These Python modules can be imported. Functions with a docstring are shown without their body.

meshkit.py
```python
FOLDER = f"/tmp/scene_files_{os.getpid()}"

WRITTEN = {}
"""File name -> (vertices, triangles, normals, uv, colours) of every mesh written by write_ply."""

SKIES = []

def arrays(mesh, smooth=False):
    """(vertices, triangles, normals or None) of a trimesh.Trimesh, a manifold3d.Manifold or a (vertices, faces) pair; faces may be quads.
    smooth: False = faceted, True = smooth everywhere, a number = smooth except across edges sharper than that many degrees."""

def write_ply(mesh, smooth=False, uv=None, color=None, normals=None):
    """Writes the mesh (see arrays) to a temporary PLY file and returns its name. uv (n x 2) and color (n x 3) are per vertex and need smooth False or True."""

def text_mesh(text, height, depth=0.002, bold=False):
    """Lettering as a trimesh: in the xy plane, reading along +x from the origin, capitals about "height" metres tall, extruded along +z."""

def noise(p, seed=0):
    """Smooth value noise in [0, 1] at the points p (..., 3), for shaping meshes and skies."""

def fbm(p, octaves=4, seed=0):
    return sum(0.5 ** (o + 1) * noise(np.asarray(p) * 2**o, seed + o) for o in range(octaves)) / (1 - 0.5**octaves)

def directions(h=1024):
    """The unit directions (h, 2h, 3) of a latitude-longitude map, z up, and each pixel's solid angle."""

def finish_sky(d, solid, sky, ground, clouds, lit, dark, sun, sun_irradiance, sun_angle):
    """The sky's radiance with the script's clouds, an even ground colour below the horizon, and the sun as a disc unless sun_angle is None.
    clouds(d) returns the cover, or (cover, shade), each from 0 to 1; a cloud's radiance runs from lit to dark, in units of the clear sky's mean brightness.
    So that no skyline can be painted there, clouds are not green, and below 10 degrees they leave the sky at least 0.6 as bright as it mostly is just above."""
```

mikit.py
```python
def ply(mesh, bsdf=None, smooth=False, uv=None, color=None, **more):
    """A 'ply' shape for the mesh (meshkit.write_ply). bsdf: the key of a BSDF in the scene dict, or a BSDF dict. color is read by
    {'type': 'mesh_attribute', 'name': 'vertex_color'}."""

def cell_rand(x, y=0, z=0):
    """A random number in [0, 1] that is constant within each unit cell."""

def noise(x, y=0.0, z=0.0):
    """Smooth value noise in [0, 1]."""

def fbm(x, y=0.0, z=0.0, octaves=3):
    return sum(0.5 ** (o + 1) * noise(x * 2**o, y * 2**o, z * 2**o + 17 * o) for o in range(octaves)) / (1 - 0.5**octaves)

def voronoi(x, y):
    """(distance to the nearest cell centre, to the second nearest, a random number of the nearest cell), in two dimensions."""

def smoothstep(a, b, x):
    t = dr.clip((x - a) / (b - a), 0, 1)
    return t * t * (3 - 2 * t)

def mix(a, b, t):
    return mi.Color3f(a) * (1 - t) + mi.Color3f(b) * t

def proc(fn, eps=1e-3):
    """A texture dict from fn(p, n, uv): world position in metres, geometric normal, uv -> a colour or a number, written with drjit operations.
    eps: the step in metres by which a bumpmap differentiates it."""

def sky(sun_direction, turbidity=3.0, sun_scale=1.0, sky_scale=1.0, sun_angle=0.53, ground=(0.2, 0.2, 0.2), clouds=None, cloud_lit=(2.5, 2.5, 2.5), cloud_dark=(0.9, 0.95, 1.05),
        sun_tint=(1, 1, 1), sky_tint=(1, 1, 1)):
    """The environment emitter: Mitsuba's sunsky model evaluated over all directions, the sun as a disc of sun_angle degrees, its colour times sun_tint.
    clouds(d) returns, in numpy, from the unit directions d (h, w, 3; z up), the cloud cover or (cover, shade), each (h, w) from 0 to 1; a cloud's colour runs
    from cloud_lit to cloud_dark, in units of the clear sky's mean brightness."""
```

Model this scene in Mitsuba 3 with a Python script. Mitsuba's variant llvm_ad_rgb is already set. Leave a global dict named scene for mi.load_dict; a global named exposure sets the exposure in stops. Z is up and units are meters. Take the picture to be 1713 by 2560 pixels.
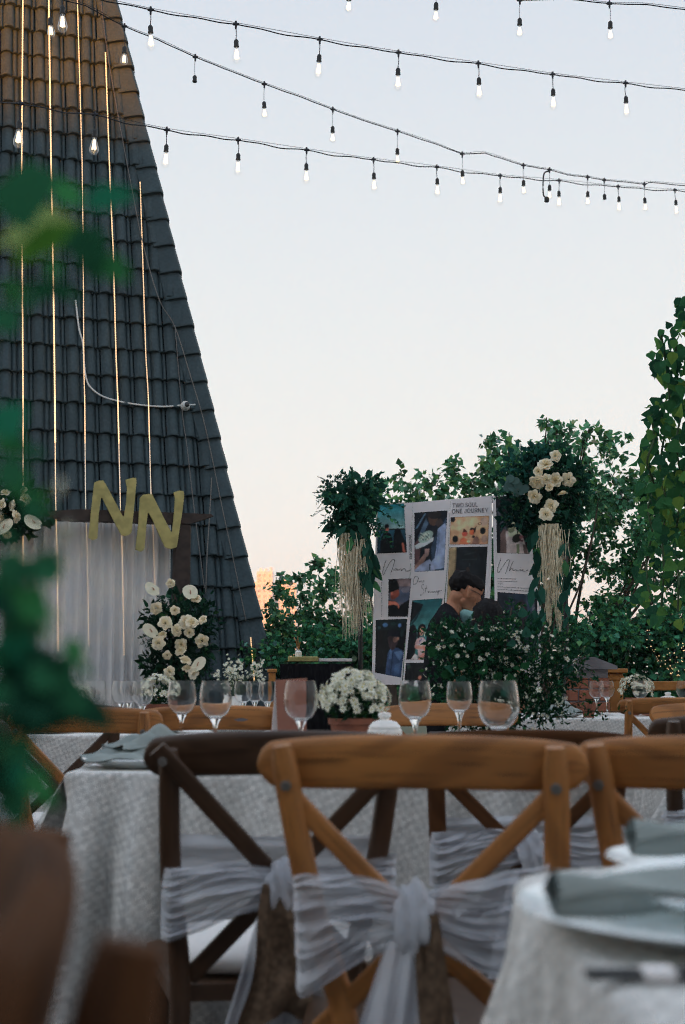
import math, numpy as np, trimesh, mitsuba as mi, mikit, meshkit, manifold3d
import drjit as dr
import shapely
from shapely.geometry import Polygon, LineString, box as sbox
from shapely import affinity
from mikit import noise, fbm, smoothstep, mix
T = mi.ScalarTransform4f
scene, labels = {}, {}

# ---------------------------------------------------------------- camera, sky, exposure
F, CAMZ = 3555.0, 0.95                                   # focal length in pixels of the 1713 x 2560 photograph; eye height
PITCH = math.atan((1703 - 1280) / F)
CP, SP = math.cos(PITCH), math.sin(PITCH)
CAM = np.array([0, 0, CAMZ])
scene['camera'] = {'type': 'thinlens', 'fov': 2 * math.degrees(math.atan(856.5 / F)), 'fov_axis': 'x', 'aperture_radius': 0.0043, 'focus_distance': 8.6,
                   'near_clip': 0.05, 'far_clip': 6000.0,
                   'to_world': T().look_at(origin=[0, 0, CAMZ], target=[0, CP, CAMZ + SP], up=[0, 0, 1])}
exposure = 5.22


def veil(d):
    """thin even dusk overcast: warm near the horizon, pale blue higher up"""
    el = np.degrees(np.arcsin(np.clip(d[..., 2], -1, 1)))
    t = np.clip((el - 1) / 33, 0, 1)
    return np.ones_like(el), t ** 0.8


scene['sky'] = mikit.sky([-0.22, -1.0, 0.042], turbidity=4, sun_scale=1.5, sky_scale=1.0, sun_angle=1.4, clouds=veil,
                         cloud_lit=(1.22, 1.30, 1.20), cloud_dark=(0.71, 0.83, 0.99), sun_tint=(0.92, 0.85, 1.45), ground=(0.12, 0.12, 0.12))
labels['sky'] = {'kind': 'structure', 'label': 'pale dusk sky fading from blue to warm white'}

# ---------------------------------------------------------------- helpers
S8 = 1713 / 1568.0


def ray(px, py):
    x, y = px - 856.5, 1280 - py
    return np.array([x, F * CP - y * SP, F * SP + y * CP]) / F


def at(px, py, Y):
    """world point at forward distance Y seen at a pixel of the photograph"""
    d = ray(px, py)
    return CAM + d * (Y / d[1])


def a8(u, v, Y):
    return at(u * S8, v * S8, Y)


def hit(px, py, P, n):
    d = ray(px, py)
    return CAM + d * (np.dot(np.asarray(P) - CAM, n) / np.dot(d, n))


def lin(*c):
    c = np.array(c, float) / 255
    return np.where(c <= .04045, c / 12.92, ((c + .055) / 1.055) ** 2.4)


def unit(v):
    v = np.asarray(v, float)
    return v / np.maximum(np.linalg.norm(v, axis=-1, keepdims=True), 1e-12)


class M:
    """a bare mesh: vertices, triangles, uv, colours"""
    def __init__(s, v, f, uv=None, c=None):
        s.v, s.f = np.asarray(v, float), np.asarray(f, int)
        s.uv, s.c = uv, c

    def tf(s, A):
        A = np.asarray(A, float)
        return M(s.v @ A[:3, :3].T + A[:3, 3], s.f, s.uv, s.c)

    def mv(s, *p):
        return M(s.v + np.array(p), s.f, s.uv, s.c)

    def col(s, c):
        return M(s.v, s.f, s.uv, np.tile(np.asarray(c, float), (len(s.v), 1)))


def cat(ms):
    ms = [m for m in ms if m is not None and len(m.f)]
    at_ = np.cumsum([0] + [len(m.v) for m in ms])
    uv = np.vstack([m.uv for m in ms]) if all(m.uv is not None for m in ms) else None
    c = np.vstack([m.c for m in ms]) if all(m.c is not None for m in ms) else None
    return M(np.vstack([m.v for m in ms]), np.vstack([m.f + a for m, a in zip(ms, at_)]), uv, c)


def tm(t):
    return M(t.vertices, t.faces)


def grid(P, uv=None, flip=False):
    r, c = P.shape[:2]
    i = np.arange(r * c).reshape(r, c)
    a, b, d, e = i[:-1, :-1].ravel(), i[:-1, 1:].ravel(), i[1:, 1:].ravel(), i[1:, :-1].ravel()
    f = np.vstack([np.stack([a, b, d], 1), np.stack([a, d, e], 1)])
    return M(P.reshape(-1, 3), f[:, ::-1] if flip else f, None if uv is None else uv.reshape(-1, 2))


def sweep(path, w, h=None, up=(0, 0, 1), n=10, e=1.0, cap=True):
    """section w (sideways) x h (along up) carried along the path; e = 1 ellipse, 0.4 rounded bar. uv in metres"""
    P = np.asarray(path, float)
    k = len(P)
    w = np.broadcast_to(np.asarray(w, float), k)
    h = w if h is None else np.broadcast_to(np.asarray(h, float), k)
    t = unit(np.gradient(P, axis=0))
    up = np.broadcast_to(np.asarray(up, float), (k, 3))
    side = np.cross(t, up)
    bad = np.linalg.norm(side, axis=1) < 1e-3
    side[bad] = np.cross(t[bad], [0.3, 1, 0.1])
    side = unit(side)
    u2 = np.cross(side, t)
    an = np.linspace(0, 2 * np.pi, n + 1) + np.pi / n
    cx, cy = np.sign(np.cos(an)) * np.abs(np.cos(an)) ** e, np.sign(np.sin(an)) * np.abs(np.sin(an)) ** e
    V = P[:, None] + side[:, None] * (cx[None] * w[:, None] / 2)[..., None] + u2[:, None] * (cy[None] * h[:, None] / 2)[..., None]
    s = np.concatenate([[0], np.cumsum(np.linalg.norm(np.diff(P, axis=0), axis=1))])
    per = np.linspace(0, 1, n + 1) * (w.mean() + h.mean()) * 1.6
    uv = np.stack(np.broadcast_arrays(s[:, None], per[None]), -1)
    out = [grid(V, uv)]
    if cap:
        for j, fl in ((0, False), (k - 1, True)):
            ring = V[j, :-1]
            v = np.vstack([ring, ring.mean(0)])
            i = np.arange(n)
            f = np.stack([i, (i + 1) % n, i * 0 + n], 1)
            out.append(M(v, f[:, ::-1] if not fl else f, np.vstack([uv[j, :-1], uv[j, :-1].mean(0)])))
    m = cat(out)
    return M(m.v, m.f[:, ::-1], m.uv)


def tube(path, r, n=6, cap=True):
    return sweep(path, np.asarray(r) * 2, n=n, cap=cap)


def spline(pts, n=8):
    """Catmull-Rom through the points"""
    p = np.asarray(pts, float)
    q = np.vstack([2 * p[0] - p[1], p, 2 * p[-1] - p[-2]])
    out = []
    for i in range(len(p) - 1):
        t = np.linspace(0, 1, n, endpoint=False)[:, None]
        a, b, c, d = q[i:i + 4]
        out.append(.5 * (2 * b + (c - a) * t + (2 * a - 5 * b + 4 * c - d) * t ** 2 + (3 * b - a - 3 * c + d) * t ** 3))
    return np.vstack(out + [p[-1:]])


def lathe(prof, n=24):
    p = np.asarray(prof, float)
    a = np.linspace(0, 2 * np.pi, n + 1)
    V = np.stack([p[:, :1] * np.cos(a), p[:, :1] * np.sin(a), np.repeat(p[:, 1:2], n + 1, 1)], -1)
    g = grid(V)
    t = trimesh.Trimesh(g.v, g.f, process=False)
    t.merge_vertices()
    t.update_faces(t.nondegenerate_faces())
    if t.volume < 0:
        t.invert()
    return tm(t)


def cbox(sx, sy, sz, b=.004, c=(0, 0, 0)):
    """box of full size sx, sy, sz with chamfered edges"""
    x, y, z = sx / 2, sy / 2, sz / 2
    b = min(b, x * .9, y * .9, z * .9)
    pts = [(i * (x - b * (k != 0)), j * (y - b * (k != 1)), l * (z - b * (k != 2))) for i in (-1, 1) for j in (-1, 1) for l in (-1, 1) for k in range(3)]
    h = trimesh.convex.convex_hull(np.array(pts))
    return M(h.vertices + np.array(c), h.faces)


def poly3(poly, depth):
    """extruded shapely polygon(s)"""
    gs = [g for g in getattr(poly, 'geoms', [poly]) if g.area > 0]
    return cat([tm(trimesh.creation.extrude_polygon(g, depth, engine='earcut')) for g in gs])


def rotz(a):
    c, s = math.cos(a), math.sin(a)
    return np.array([[c, -s, 0, 0], [s, c, 0, 0], [0, 0, 1, 0], [0, 0, 0, 1.0]])


def frame(o, x, y, z, s=1.0):
    A = np.eye(4)
    A[:3, 0], A[:3, 1], A[:3, 2], A[:3, 3] = np.asarray(x) * s, np.asarray(y) * s, np.asarray(z) * s, o
    return A


def mvM(x, y, z=0, a=0.0, s=1.0):
    A = rotz(a)
    A[:3, :3] *= s
    A[:3, 3] = x, y, z
    return A


USED = set()


def num(key):
    k, i = key, 0
    while k in USED:
        i += 1
        k = f'{key}_{i:03d}'
    USED.add(k)
    return k


def put(name, mesh, mat, parent=None, smooth=False, A=None, label=None, kind=None):
    key = num((parent + '__' if parent else '') + name)
    if isinstance(mesh, dict):
        d = dict(mesh)
    else:
        uvok = mesh.uv is not None and (smooth is True or smooth is False)
        cok = mesh.c is not None and (smooth is True or smooth is False)
        d = mikit.ply((mesh.v, mesh.f), mat, smooth=smooth, **({'uv': mesh.uv} if uvok else {}), **({'color': mesh.c} if cok else {}))
    if A is not None:
        d['to_world'] = T(np.asarray(A, float).tolist())
    scene[key] = d
    lab = {}
    if label:
        lab['label'] = label
    if kind:
        lab['kind'] = kind
    if lab:
        labels[key] = lab
    return key


def thing(name, label, cat_, group=None):
    key = num(name)
    labels[key] = {'label': label, 'category': cat_}
    if group:
        labels[key]['group'] = group
    return key


def tag(key, label, cat_, group=None):
    labels[key] = {'label': label, 'category': cat_, **({'group': group} if group else {})}
    return key


def share(mesh, mat, smooth=False):
    """one ply dict to be put many times under other matrices"""
    uvok = mesh.uv is not None and (smooth is True or smooth is False)
    cok = mesh.c is not None and (smooth is True or smooth is False)
    return mikit.ply((mesh.v, mesh.f), mat, smooth=smooth, **({'uv': mesh.uv} if uvok else {}), **({'color': mesh.c} if cok else {}))


# ---------------------------------------------------------------- materials
def rgb(c):
    return {'type': 'rgb', 'value': [float(x) for x in c]}


def prin(c, rough=.5, two=True, **k):
    d = {'type': 'principled', 'base_color': c if isinstance(c, dict) else rgb(c), 'roughness': rough, **k}
    return {'type': 'twosided', 'b': d} if two else d


def wood_fn(c0, c1, c2):
    def fn(p, n, uv):
        u, v = uv.x, uv.y
        w = noise(u * 5, v * 9, 3.0) * 2.2 + noise(u * 1.7, v * 3 + 4, 1.0) * 3
        ring = 1 - smoothstep(.72, 1.0, dr.abs(dr.sin(v * 46 + w * 3.4 + u * 3))) * (.55 + .45 * noise(u * 14, v * 30, 4.0))
        fine = noise(u * 16, v * 640, 0.5)
        b = noise(u * 7, v * 40, 8.0)
        c = mix(c1, c0, ring * .6 + .4 * b)
        return mix(c, c2, smoothstep(.5, .9, fine) * .7) * (.86 + .28 * noise(p.x * 9, p.y * 9, p.z * 9))
    return mikit.proc(fn)


def linen_fn(base, dark, cell):
    def fn(p, n, uv):
        jx, jy = noise(uv.x * 60, uv.y * 60, 1.0) * .5, noise(uv.x * 60, uv.y * 60, 9.0) * .5
        u, v = (uv.x + uv.y * .35) / cell + jx, (uv.y - uv.x * .35) / cell + jy
        chk = dr.select(((mi.Int32(dr.floor(u)) + mi.Int32(dr.floor(v))) & 1) == 0, 1.0, 0.0)
        thr = mix_f(noise(u * 9, v * 1.2, 1.0), noise(u * 1.2, v * 9, 2.0), chk)
        sl = noise(u * 2.5, v * 34, 5.0) * .5 + noise(u * 34, v * 2.5, 6.0) * .5
        return mix(dark, base, dr.clip(.30 + .40 * thr + .5 * sl, 0, 1)) * (dr.select(chk > .5, 1.0, .80) + .22 * (noise(u * .9 + v * .9, u * .5 - v * .5, 3.0) - .5))
    return mikit.proc(fn)


def mix_f(a, b, t):
    return a * (1 - t) + b * t


def mott(c0, c1, s, **k):
    return mikit.proc(lambda p, n, uv: mix(c0, c1, smoothstep(.25, .75, fbm(p.x * s, p.y * s, p.z * s))))


MAT = {
    'wood': prin(wood_fn((.40, .165, .046), (.20, .078, .023), (.06, .024, .010)), .46, specular=.4),
    'wood_dark': prin(wood_fn((.060, .030, .015), (.035, .017, .009), (.018, .009, .005)), .4, specular=.4),
    'wood_mid': prin(wood_fn((.085, .034, .012), (.040, .016, .007), (.025, .011, .006)), .75, specular=.12),
    'spathe': prin(mott((.62, .60, .42), (.72, .66, .50), 30), .5),
    'spadix': prin((.45, .20, .13), .6),
    'old_wood': prin(mott((.024, .014, .011), (.045, .027, .020), 18), .65),
    'rail_wood': prin(mott((.42, .17, .035), (.30, .11, .02), 9), .5),
    'tile': prin(mikit.proc(lambda p, n, uv: mix((.035, .060, .072), (.058, .086, .098), fbm(p.x * 1.6, p.y * 1.6, p.z * 1.6)) * (.82 + .36 * noise(p.x * 45, p.y * 45, p.z * 45)) * (.72 + .5 * fbm(p.x * 5, p.y * 5, p.z * 1.1))), .75, specular=.3),
    'linen': prin(linen_fn((.70, .69, .66), (.14, .14, .137), .0115), .95, specular=.1),
    'sash': {'type': 'mask', 'opacity': .70, 'b': prin(mott((.46, .48, .53), (.56, .58, .62), 14), .9, specular=.1, sheen=.3)},
    'drape': prin(mott((.74, .74, .75), (.82, .80, .77), 6), .9, specular=.1),
    'burlap': prin(mott((.055, .036, .024), (.12, .080, .052), 130), .95, specular=.1),
    'cushion': prin((.66, .64, .62), .9, specular=.1),
    'napkin': prin(mott((.22, .26, .255), (.29, .325, .31), 20), .9, specular=.1),
    'gold': prin(mott((.50, .44, .18), (.36, .32, .13), 14), .36, metallic=.7),
    'black': prin((.012, .014, .015), .5),
    'blackcloth': prin((.010, .010, .012), .95, specular=.05),
    'wire': prin((.014, .018, .028), .6),
    'steel': prin((.17, .16, .15), .45, metallic=.7),
    'whiteplastic': prin((.72, .72, .70), .4),
    'china': prin((.74, .79, .80), .12, specular=.6),
    'ceramic': prin((.78, .76, .72), .25),
    'terracotta': prin(mott((.22, .075, .04), (.15, .05, .03), 25), .8),
    'card': prin((.26, .105, .07), .7),
    'paper': prin((.72, .69, .68), .85),
    'banner': prin((.88, .83, .84), .6, specular=.3),
    'vc': prin({'type': 'mesh_attribute', 'name': 'vertex_color'}, .6, specular=.3),
    'ink': prin((.10, .09, .10), .8),
    'leaf': {'type': 'principledthin', 'base_color': {'type': 'mesh_attribute', 'name': 'vertex_color'}, 'roughness': .45, 'diff_trans': .8, 'spec_trans': 0.0},
    'leafy': prin({'type': 'mesh_attribute', 'name': 'vertex_color'}, .42, specular=.4),
    'bark': prin(mott((.085, .062, .045), (.045, .034, .026), 22), .9),
    'stem': prin((.045, .085, .035), .7),
    'rose': prin(mott((.86, .77, .56), (.90, .84, .68), 30), .6, specular=.2),
    'blossom': prin({'type': 'mesh_attribute', 'name': 'vertex_color'}, .7, specular=.2),
    'amaranth': prin(mott((.70, .62, .44), (.80, .73, .56), 40), .9, specular=.1),
    'skin': prin(mott((.50, .235, .14), (.44, .20, .12), 30), .5, specular=.35),
    'hair': prin((.008, .007, .008), .6, specular=.12),
    'jacket': prin((.009, .010, .013), .85, specular=.1),
    'shirt': prin((.25, .48, .47), .8),
    'glass': {'type': 'dielectric', 'int_ior': 1.29},
    'bulbglass': {'type': 'thindielectric', 'int_ior': 1.5},
    'lens': prin((.01, .01, .012), .1),
    'pave': prin(mikit.proc(lambda p, n, uv: mix((.016, .015, .014), (.035, .033, .03), fbm(p.x * 2.2, p.y * 2.2, 1.0))), .85),
    'earth': prin(mott((.05, .065, .04), (.08, .085, .055), .3), .95),
    'brick': prin(mott((.24, .085, .05), (.32, .12, .075), 20), .85),
    'stonecap': prin(mott((.20, .19, .20), (.13, .12, .13), 12), .85),
    'tower': prin((.86, .80, .75), .8),
    'towerglass': prin((.46, .43, .42), .4),
}
for k_, d_ in MAT.items():
    scene['mat_' + k_] = d_
MAT = {k_: 'mat_' + k_ for k_ in MAT}
EMIT_LED = {'type': 'area', 'radiance': rgb((.042, .023, .009))}
EMIT_BULB = {'type': 'area', 'radiance': rgb((.050, .037, .022))}

# ---------------------------------------------------------------- foliage helpers
LEAF7 = np.array([[0, 0, 0], [-.34, .08, .05], [-.44, .36, .09], [-.22, .72, .05], [0, 1, -.10], [.22, .72, .05], [.44, .36, .09], [.34, .08, .05], [0, .42, -.01]])
LEAF7F = np.array([[8, i, (i + 1) % 8] for i in range(8)])
LEAF4 = np.array([[0, 0, 0], [-.42, .36, .10], [0, 1, -.08], [.42, .36, .10]])
LEAF4F = np.array([[0, 2, 1], [0, 3, 2]])
WILLOW = np.array([[0, 0, 0], [-.5, .35, .04], [-.35, .7, .03], [0, 1, -.06], [.35, .7, .03], [.5, .35, .04], [0, .5, 0]])
WILLOWF = np.array([[6, i, (i + 1) % 6] for i in range(6)])


def leafset(pos, d, nrm, size, cols, tmpl=(LEAF4, LEAF4F), width=1.0):
    """many leaves in one mesh: base points, directions to the tip, approximate normals, lengths, colours"""
    tv, tf_ = tmpl
    y = unit(d)
    x = unit(np.cross(y, nrm))
    z = np.cross(x, y)
    size = np.broadcast_to(np.asarray(size, float), len(pos))
    V = pos[:, None] + (x[:, None] * (tv[None, :, 0:1] * width) + y[:, None] * tv[None, :, 1:2] + z[:, None] * tv[None, :, 2:3]) * size[:, None, None]
    n = len(tv)
    f = (tf_[None] + (np.arange(len(pos)) * n)[:, None, None]).reshape(-1, 3)
    return M(V.reshape(-1, 3), f, None, np.repeat(cols, n, 0))


def leafcols(rng, n, base, var=.35, warm=.2):
    base = np.asarray(base, float)
    k = np.exp(rng.normal(0, var, (n, 1)))
    w = rng.random((n, 1)) < warm
    c = base * k
    return np.clip(np.where(w, c * [2.2, 1.7, 1.0], c), .003, .5)


def rdir(rng, n):
    return unit(rng.normal(size=(n, 3)))

# ================================================================ THE SETTING
put('ground', M([[-900, -900, 0], [1500, -900, 0], [1500, 3000, 0], [-900, 3000, 0]], [[0, 1, 2], [0, 2, 3]]), 'mat_earth', kind='structure', label='open ground running out to the horizon')
put('terrace', cbox(26, 22, .06, .01, (0, 6.5, -.022)), 'mat_pave', kind='structure', label='dark paved terrace under the tables')
# the restaurant behind the photographer: it keeps the last sun off everything but the top of the roof
rest_ = thing('building', 'dark timber restaurant building standing behind the photographer', 'building')
put('wall', cbox(44, 9, 6.74, .05, (-2, -22.6, 3.35)), 'mat_old_wood', rest_)
gab = poly3(Polygon([(-.7, 0), (10.1, 0), (10.1, .12), (7.2, 2.05), (2.1, 2.05), (-.7, .12)]), 45)
put('roof', M(np.stack([gab.v[:, 2] - 22.5, -gab.v[:, 0] - 17.9, gab.v[:, 1] + 6.4], 1), gab.f), 'mat_tile', rest_)
for i in range(9):
    put('window', cbox(1.9, .08, 2.2, .02, (-14.5 + i * 3.1, -18.07, 1.5)), 'mat_towerglass', rest_)

# ---------------------------------------------------------------- tiled roof
th_ = math.radians(73)
U = np.array([math.sin(th_), math.cos(th_), 0])
NH = np.array([-math.cos(th_), math.sin(th_), 0])
EL = math.radians(77.3)
VUP = math.cos(EL) * NH + math.sin(EL) * np.array([0, 0, 1])
NR = unit(np.cross(U, VUP))
if NR[1] > 0:
    NR = -NR
P0 = a8(150, 900, 14.0)


def roofab(px, py):
    q = hit(px, py, P0, NR) - P0
    return q @ U, q @ VUP


def roofp(a, b, n=0.0):
    return P0 + np.multiply.outer(a, U) + np.multiply.outer(b, VUP) + np.multiply.outer(n, NR)


h0, h1 = roofab(292, 40), roofab(675, 1680)


def hip(b):
    return h0[0] + (h1[0] - h0[0]) * (b - h0[1]) / (h1[1] - h0[1])


EXPO, TW = 0.312, 0.335
b_ref = roofab(400, 640 + 75 / 2.24 * 1)[1]
brow = roofab(500, 760)[1]
bot, top = -P0[2] / math.sin(EL), roofab(285, -260)[1]
roof = thing('tiled_roof', 'steep dark slate-blue tiled roof filling the left side', 'roof')
rg = np.random.default_rng(3)


def tile_mesh(amax, seed):
    """one double-roll concrete tile, lower edge at b = 0; columns past amax (the hip) are cut off"""
    r = np.random.default_rng(seed)
    a = np.linspace(0, TW, 45)
    w = a / TW
    def roll(c, s):
        return np.exp(-np.abs((w - c) / s) ** 3.2)
    pr = .050 * roll(.19, .165) + .050 * roll(.69, .155) + .022 * roll(.445, .060) + .022 * roll(.925, .050)
    for c in (.365, .525, .855, .995):
        pr = pr - .019 * np.exp(-((w - c) / .022) ** 2)
    pr = pr + r.normal(0, .002)
    a = np.minimum(a, amax)
    rows = [(0.0, -.03, .0), (0.0, .046, 0), (.010, .053, 0), (EXPO * .5, .027, 0), (EXPO + .03, .0, 0)]
    V = np.array([[(x, b + .003 * math.sin(x * 20), p * (1 if j else .8) + z) for x, p in zip(a, pr)] for j, (b, z, _) in enumerate(rows)])
    return V


nrow0, nrow1 = int(math.floor((bot - brow) / EXPO)), int(math.ceil((top - brow) / EXPO))
a_left = roofab(0, 900)[0] - 1.3
tiles = []
for k in range(nrow0, nrow1):
    b = brow + k * EXPO
    hb = hip(b + EXPO * .5) - .10
    off = (k % 2) * 0.0 + .02 * math.sin(k * 1.3)
    a0 = math.floor((a_left - off) / TW) * TW + off
    # keep what can be seen from near the camera
    lim = roofab(-140, 1280)[0] if b < top else 0
    while a0 < hb - .02:
        tiles.append((k, b, a0, hb))
        a0 += TW
tiles = [t for t in tiles if t[2] > a_left - TW]
ntile = 0
protos = [tile_mesh(9, s) for s in range(4)]
A0 = frame(P0, U, VUP, NR)
pd = [share(grid(p, flip=False), 'mat_tile', smooth=50) for p in protos]
for k, b, a0, hb in tiles:
    jit = rg.normal(0, .004, 3)
    A = A0.copy()
    A[:3, 3] = roofp(a0 + jit[0] * .5, b + jit[1] * .8, .012 + jit[2] * .6)
    ntile += 1
    if a0 + TW > hb:
        put('tile', grid(tile_mesh(max(hb - a0, .02), int(rg.integers(4)))), 'mat_tile', roof, 50, A)
    else:
        put('tile', pd[int(rg.integers(4))], None, roof, A=A)
# hip caps, one per course
hd = unit(roofp(hip(1.0), 1.0) - roofp(hip(0.0), 0.0))          # up the hip
BK = NH                                                           # the hidden face runs straight back
s_in = unit(np.cross(hd, NR))
if s_in @ U > 0:
    s_in = -s_in
CL = EXPO / (hd @ VUP)
sec = [(.215, .022), (.20, .05), (.12, .066), (.055, .078), (.0, .070), (-.035, .02), (-.055, -.10)]
rowsc = [(0, -.028), (0, .030), (.012, .036), (CL * .5, .014), (CL * 1.06, -.012)]
capm = np.array([[s_in * i + NR * (o + dz) + hd * t for i, o in sec] for t, dz in rowsc])
capd = share(grid(capm), 'mat_tile', smooth=40)
for k in range(nrow0, nrow1):
    b = brow + k * EXPO
    A = np.eye(4)
    A[:3, 3] = roofp(hip(b), b, .012) + rg.normal(0, .004, 3)
    put('ridge_tile', capd, None, roof, A=A)
# boarding under the tiles and the face that turns away
hb0, hb1 = hip(bot), hip(top)
q = [roofp(a_left - .4, bot, -.03), roofp(hb0 - .03, bot, -.03), roofp(hb1 - .03, top, -.03), roofp(a_left - .4, top, -.03)]
r_ = [q[1] + NH * 9, q[2] + NH * 6]
put('roof_deck', M(np.array(q + r_), [[0, 1, 2], [0, 2, 3], [1, 4, 5], [1, 5, 2]]), 'mat_blackcloth', roof)

# wires that hang down the hip
for i, pts in enumerate([
        [(246, 0), (262, 130), (285, 270), (322, 470), (352, 620), (392, 760), (432, 830), (470, 950), (500, 1050), (523, 1150), (545, 1260), (575, 1400), (608, 1560)],
        [(432, 826), (442, 950), (452, 1060), (462, 1130), (478, 1270), (492, 1380), (505, 1480)],
        [(523, 1205), (519, 1280), (512, 1390), (508, 1490)]]):
    cl = tag(put('cable', tube(spline([roofp(*roofab(x, y), .125) for x, y in pts], 6), .0042, 5), 'mat_steel'),
             ['thin grey cable following the hip of the roof to the ground', 'thin cable dropping from the roof hip beside the gold letters',
              'short thin cable hanging beside the beam end near the hip'][i], 'cable')
cam_pts = [(186, 762), (194, 830), (204, 870), (207, 920), (212, 955), (222, 978), (250, 1000), (290, 1013), (340, 1022), (400, 1027), (445, 1024), (484, 1022)]
cc = tag(put('security_camera', tube(spline([roofp(*roofab(x, y), .108) for x, y in cam_pts], 6), .0085, 6), 'mat_whiteplastic'),
         'round white security camera with its long white cord on the roof', 'camera')
cp = roofp(*roofab(458, 1026), .12)
A = frame(cp, U, VUP, NR)
put('housing', lathe([(0, 0), (.045, 0), (.05, .02), (.046, .05), (.03, .075), (.0, .082)], 20), 'mat_whiteplastic', cc, 40, A @ np.array(mvM(0, 0, -.03)))
put('lens', lathe([(0, .0), (.026, .0), (.026, .012), (.018, .02), (0, .022)], 16), 'mat_lens', cc, 40, A @ np.array([[1, 0, 0, .008], [0, 1, 0, -.006], [0, 0, 1, .045], [0, 0, 0, 1.0]]))

# ---------------------------------------------------------------- far tower block
tw_ = thing('apartment_tower', 'pale apartment tower block far off between the roof and the trees', 'building')
TY = 900.0
tl, tr = at(560, 1700, TY)[0], at(690, 1700, TY)[0]


def towerblock(x0, x1, ztop, y, step):
    w = x1 - x0
    body = cbox(w, 18, ztop, .3, ((x0 + x1) / 2, y + 9, ztop / 2))
    put('wall', body, 'mat_tower', tw_)
    wins = []
    nf, nw = int(ztop / 3.3), int(w / step)
    for f in range(int(nf * .45), nf):
        for j in range(nw):
            wins.append(cbox(step * (.36 if j % 3 else .6), .5, 1.5, .05, (x0 + (j + .5) * w / nw, y - .1, f * 3.3 + 1.6)))
    return wins


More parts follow.
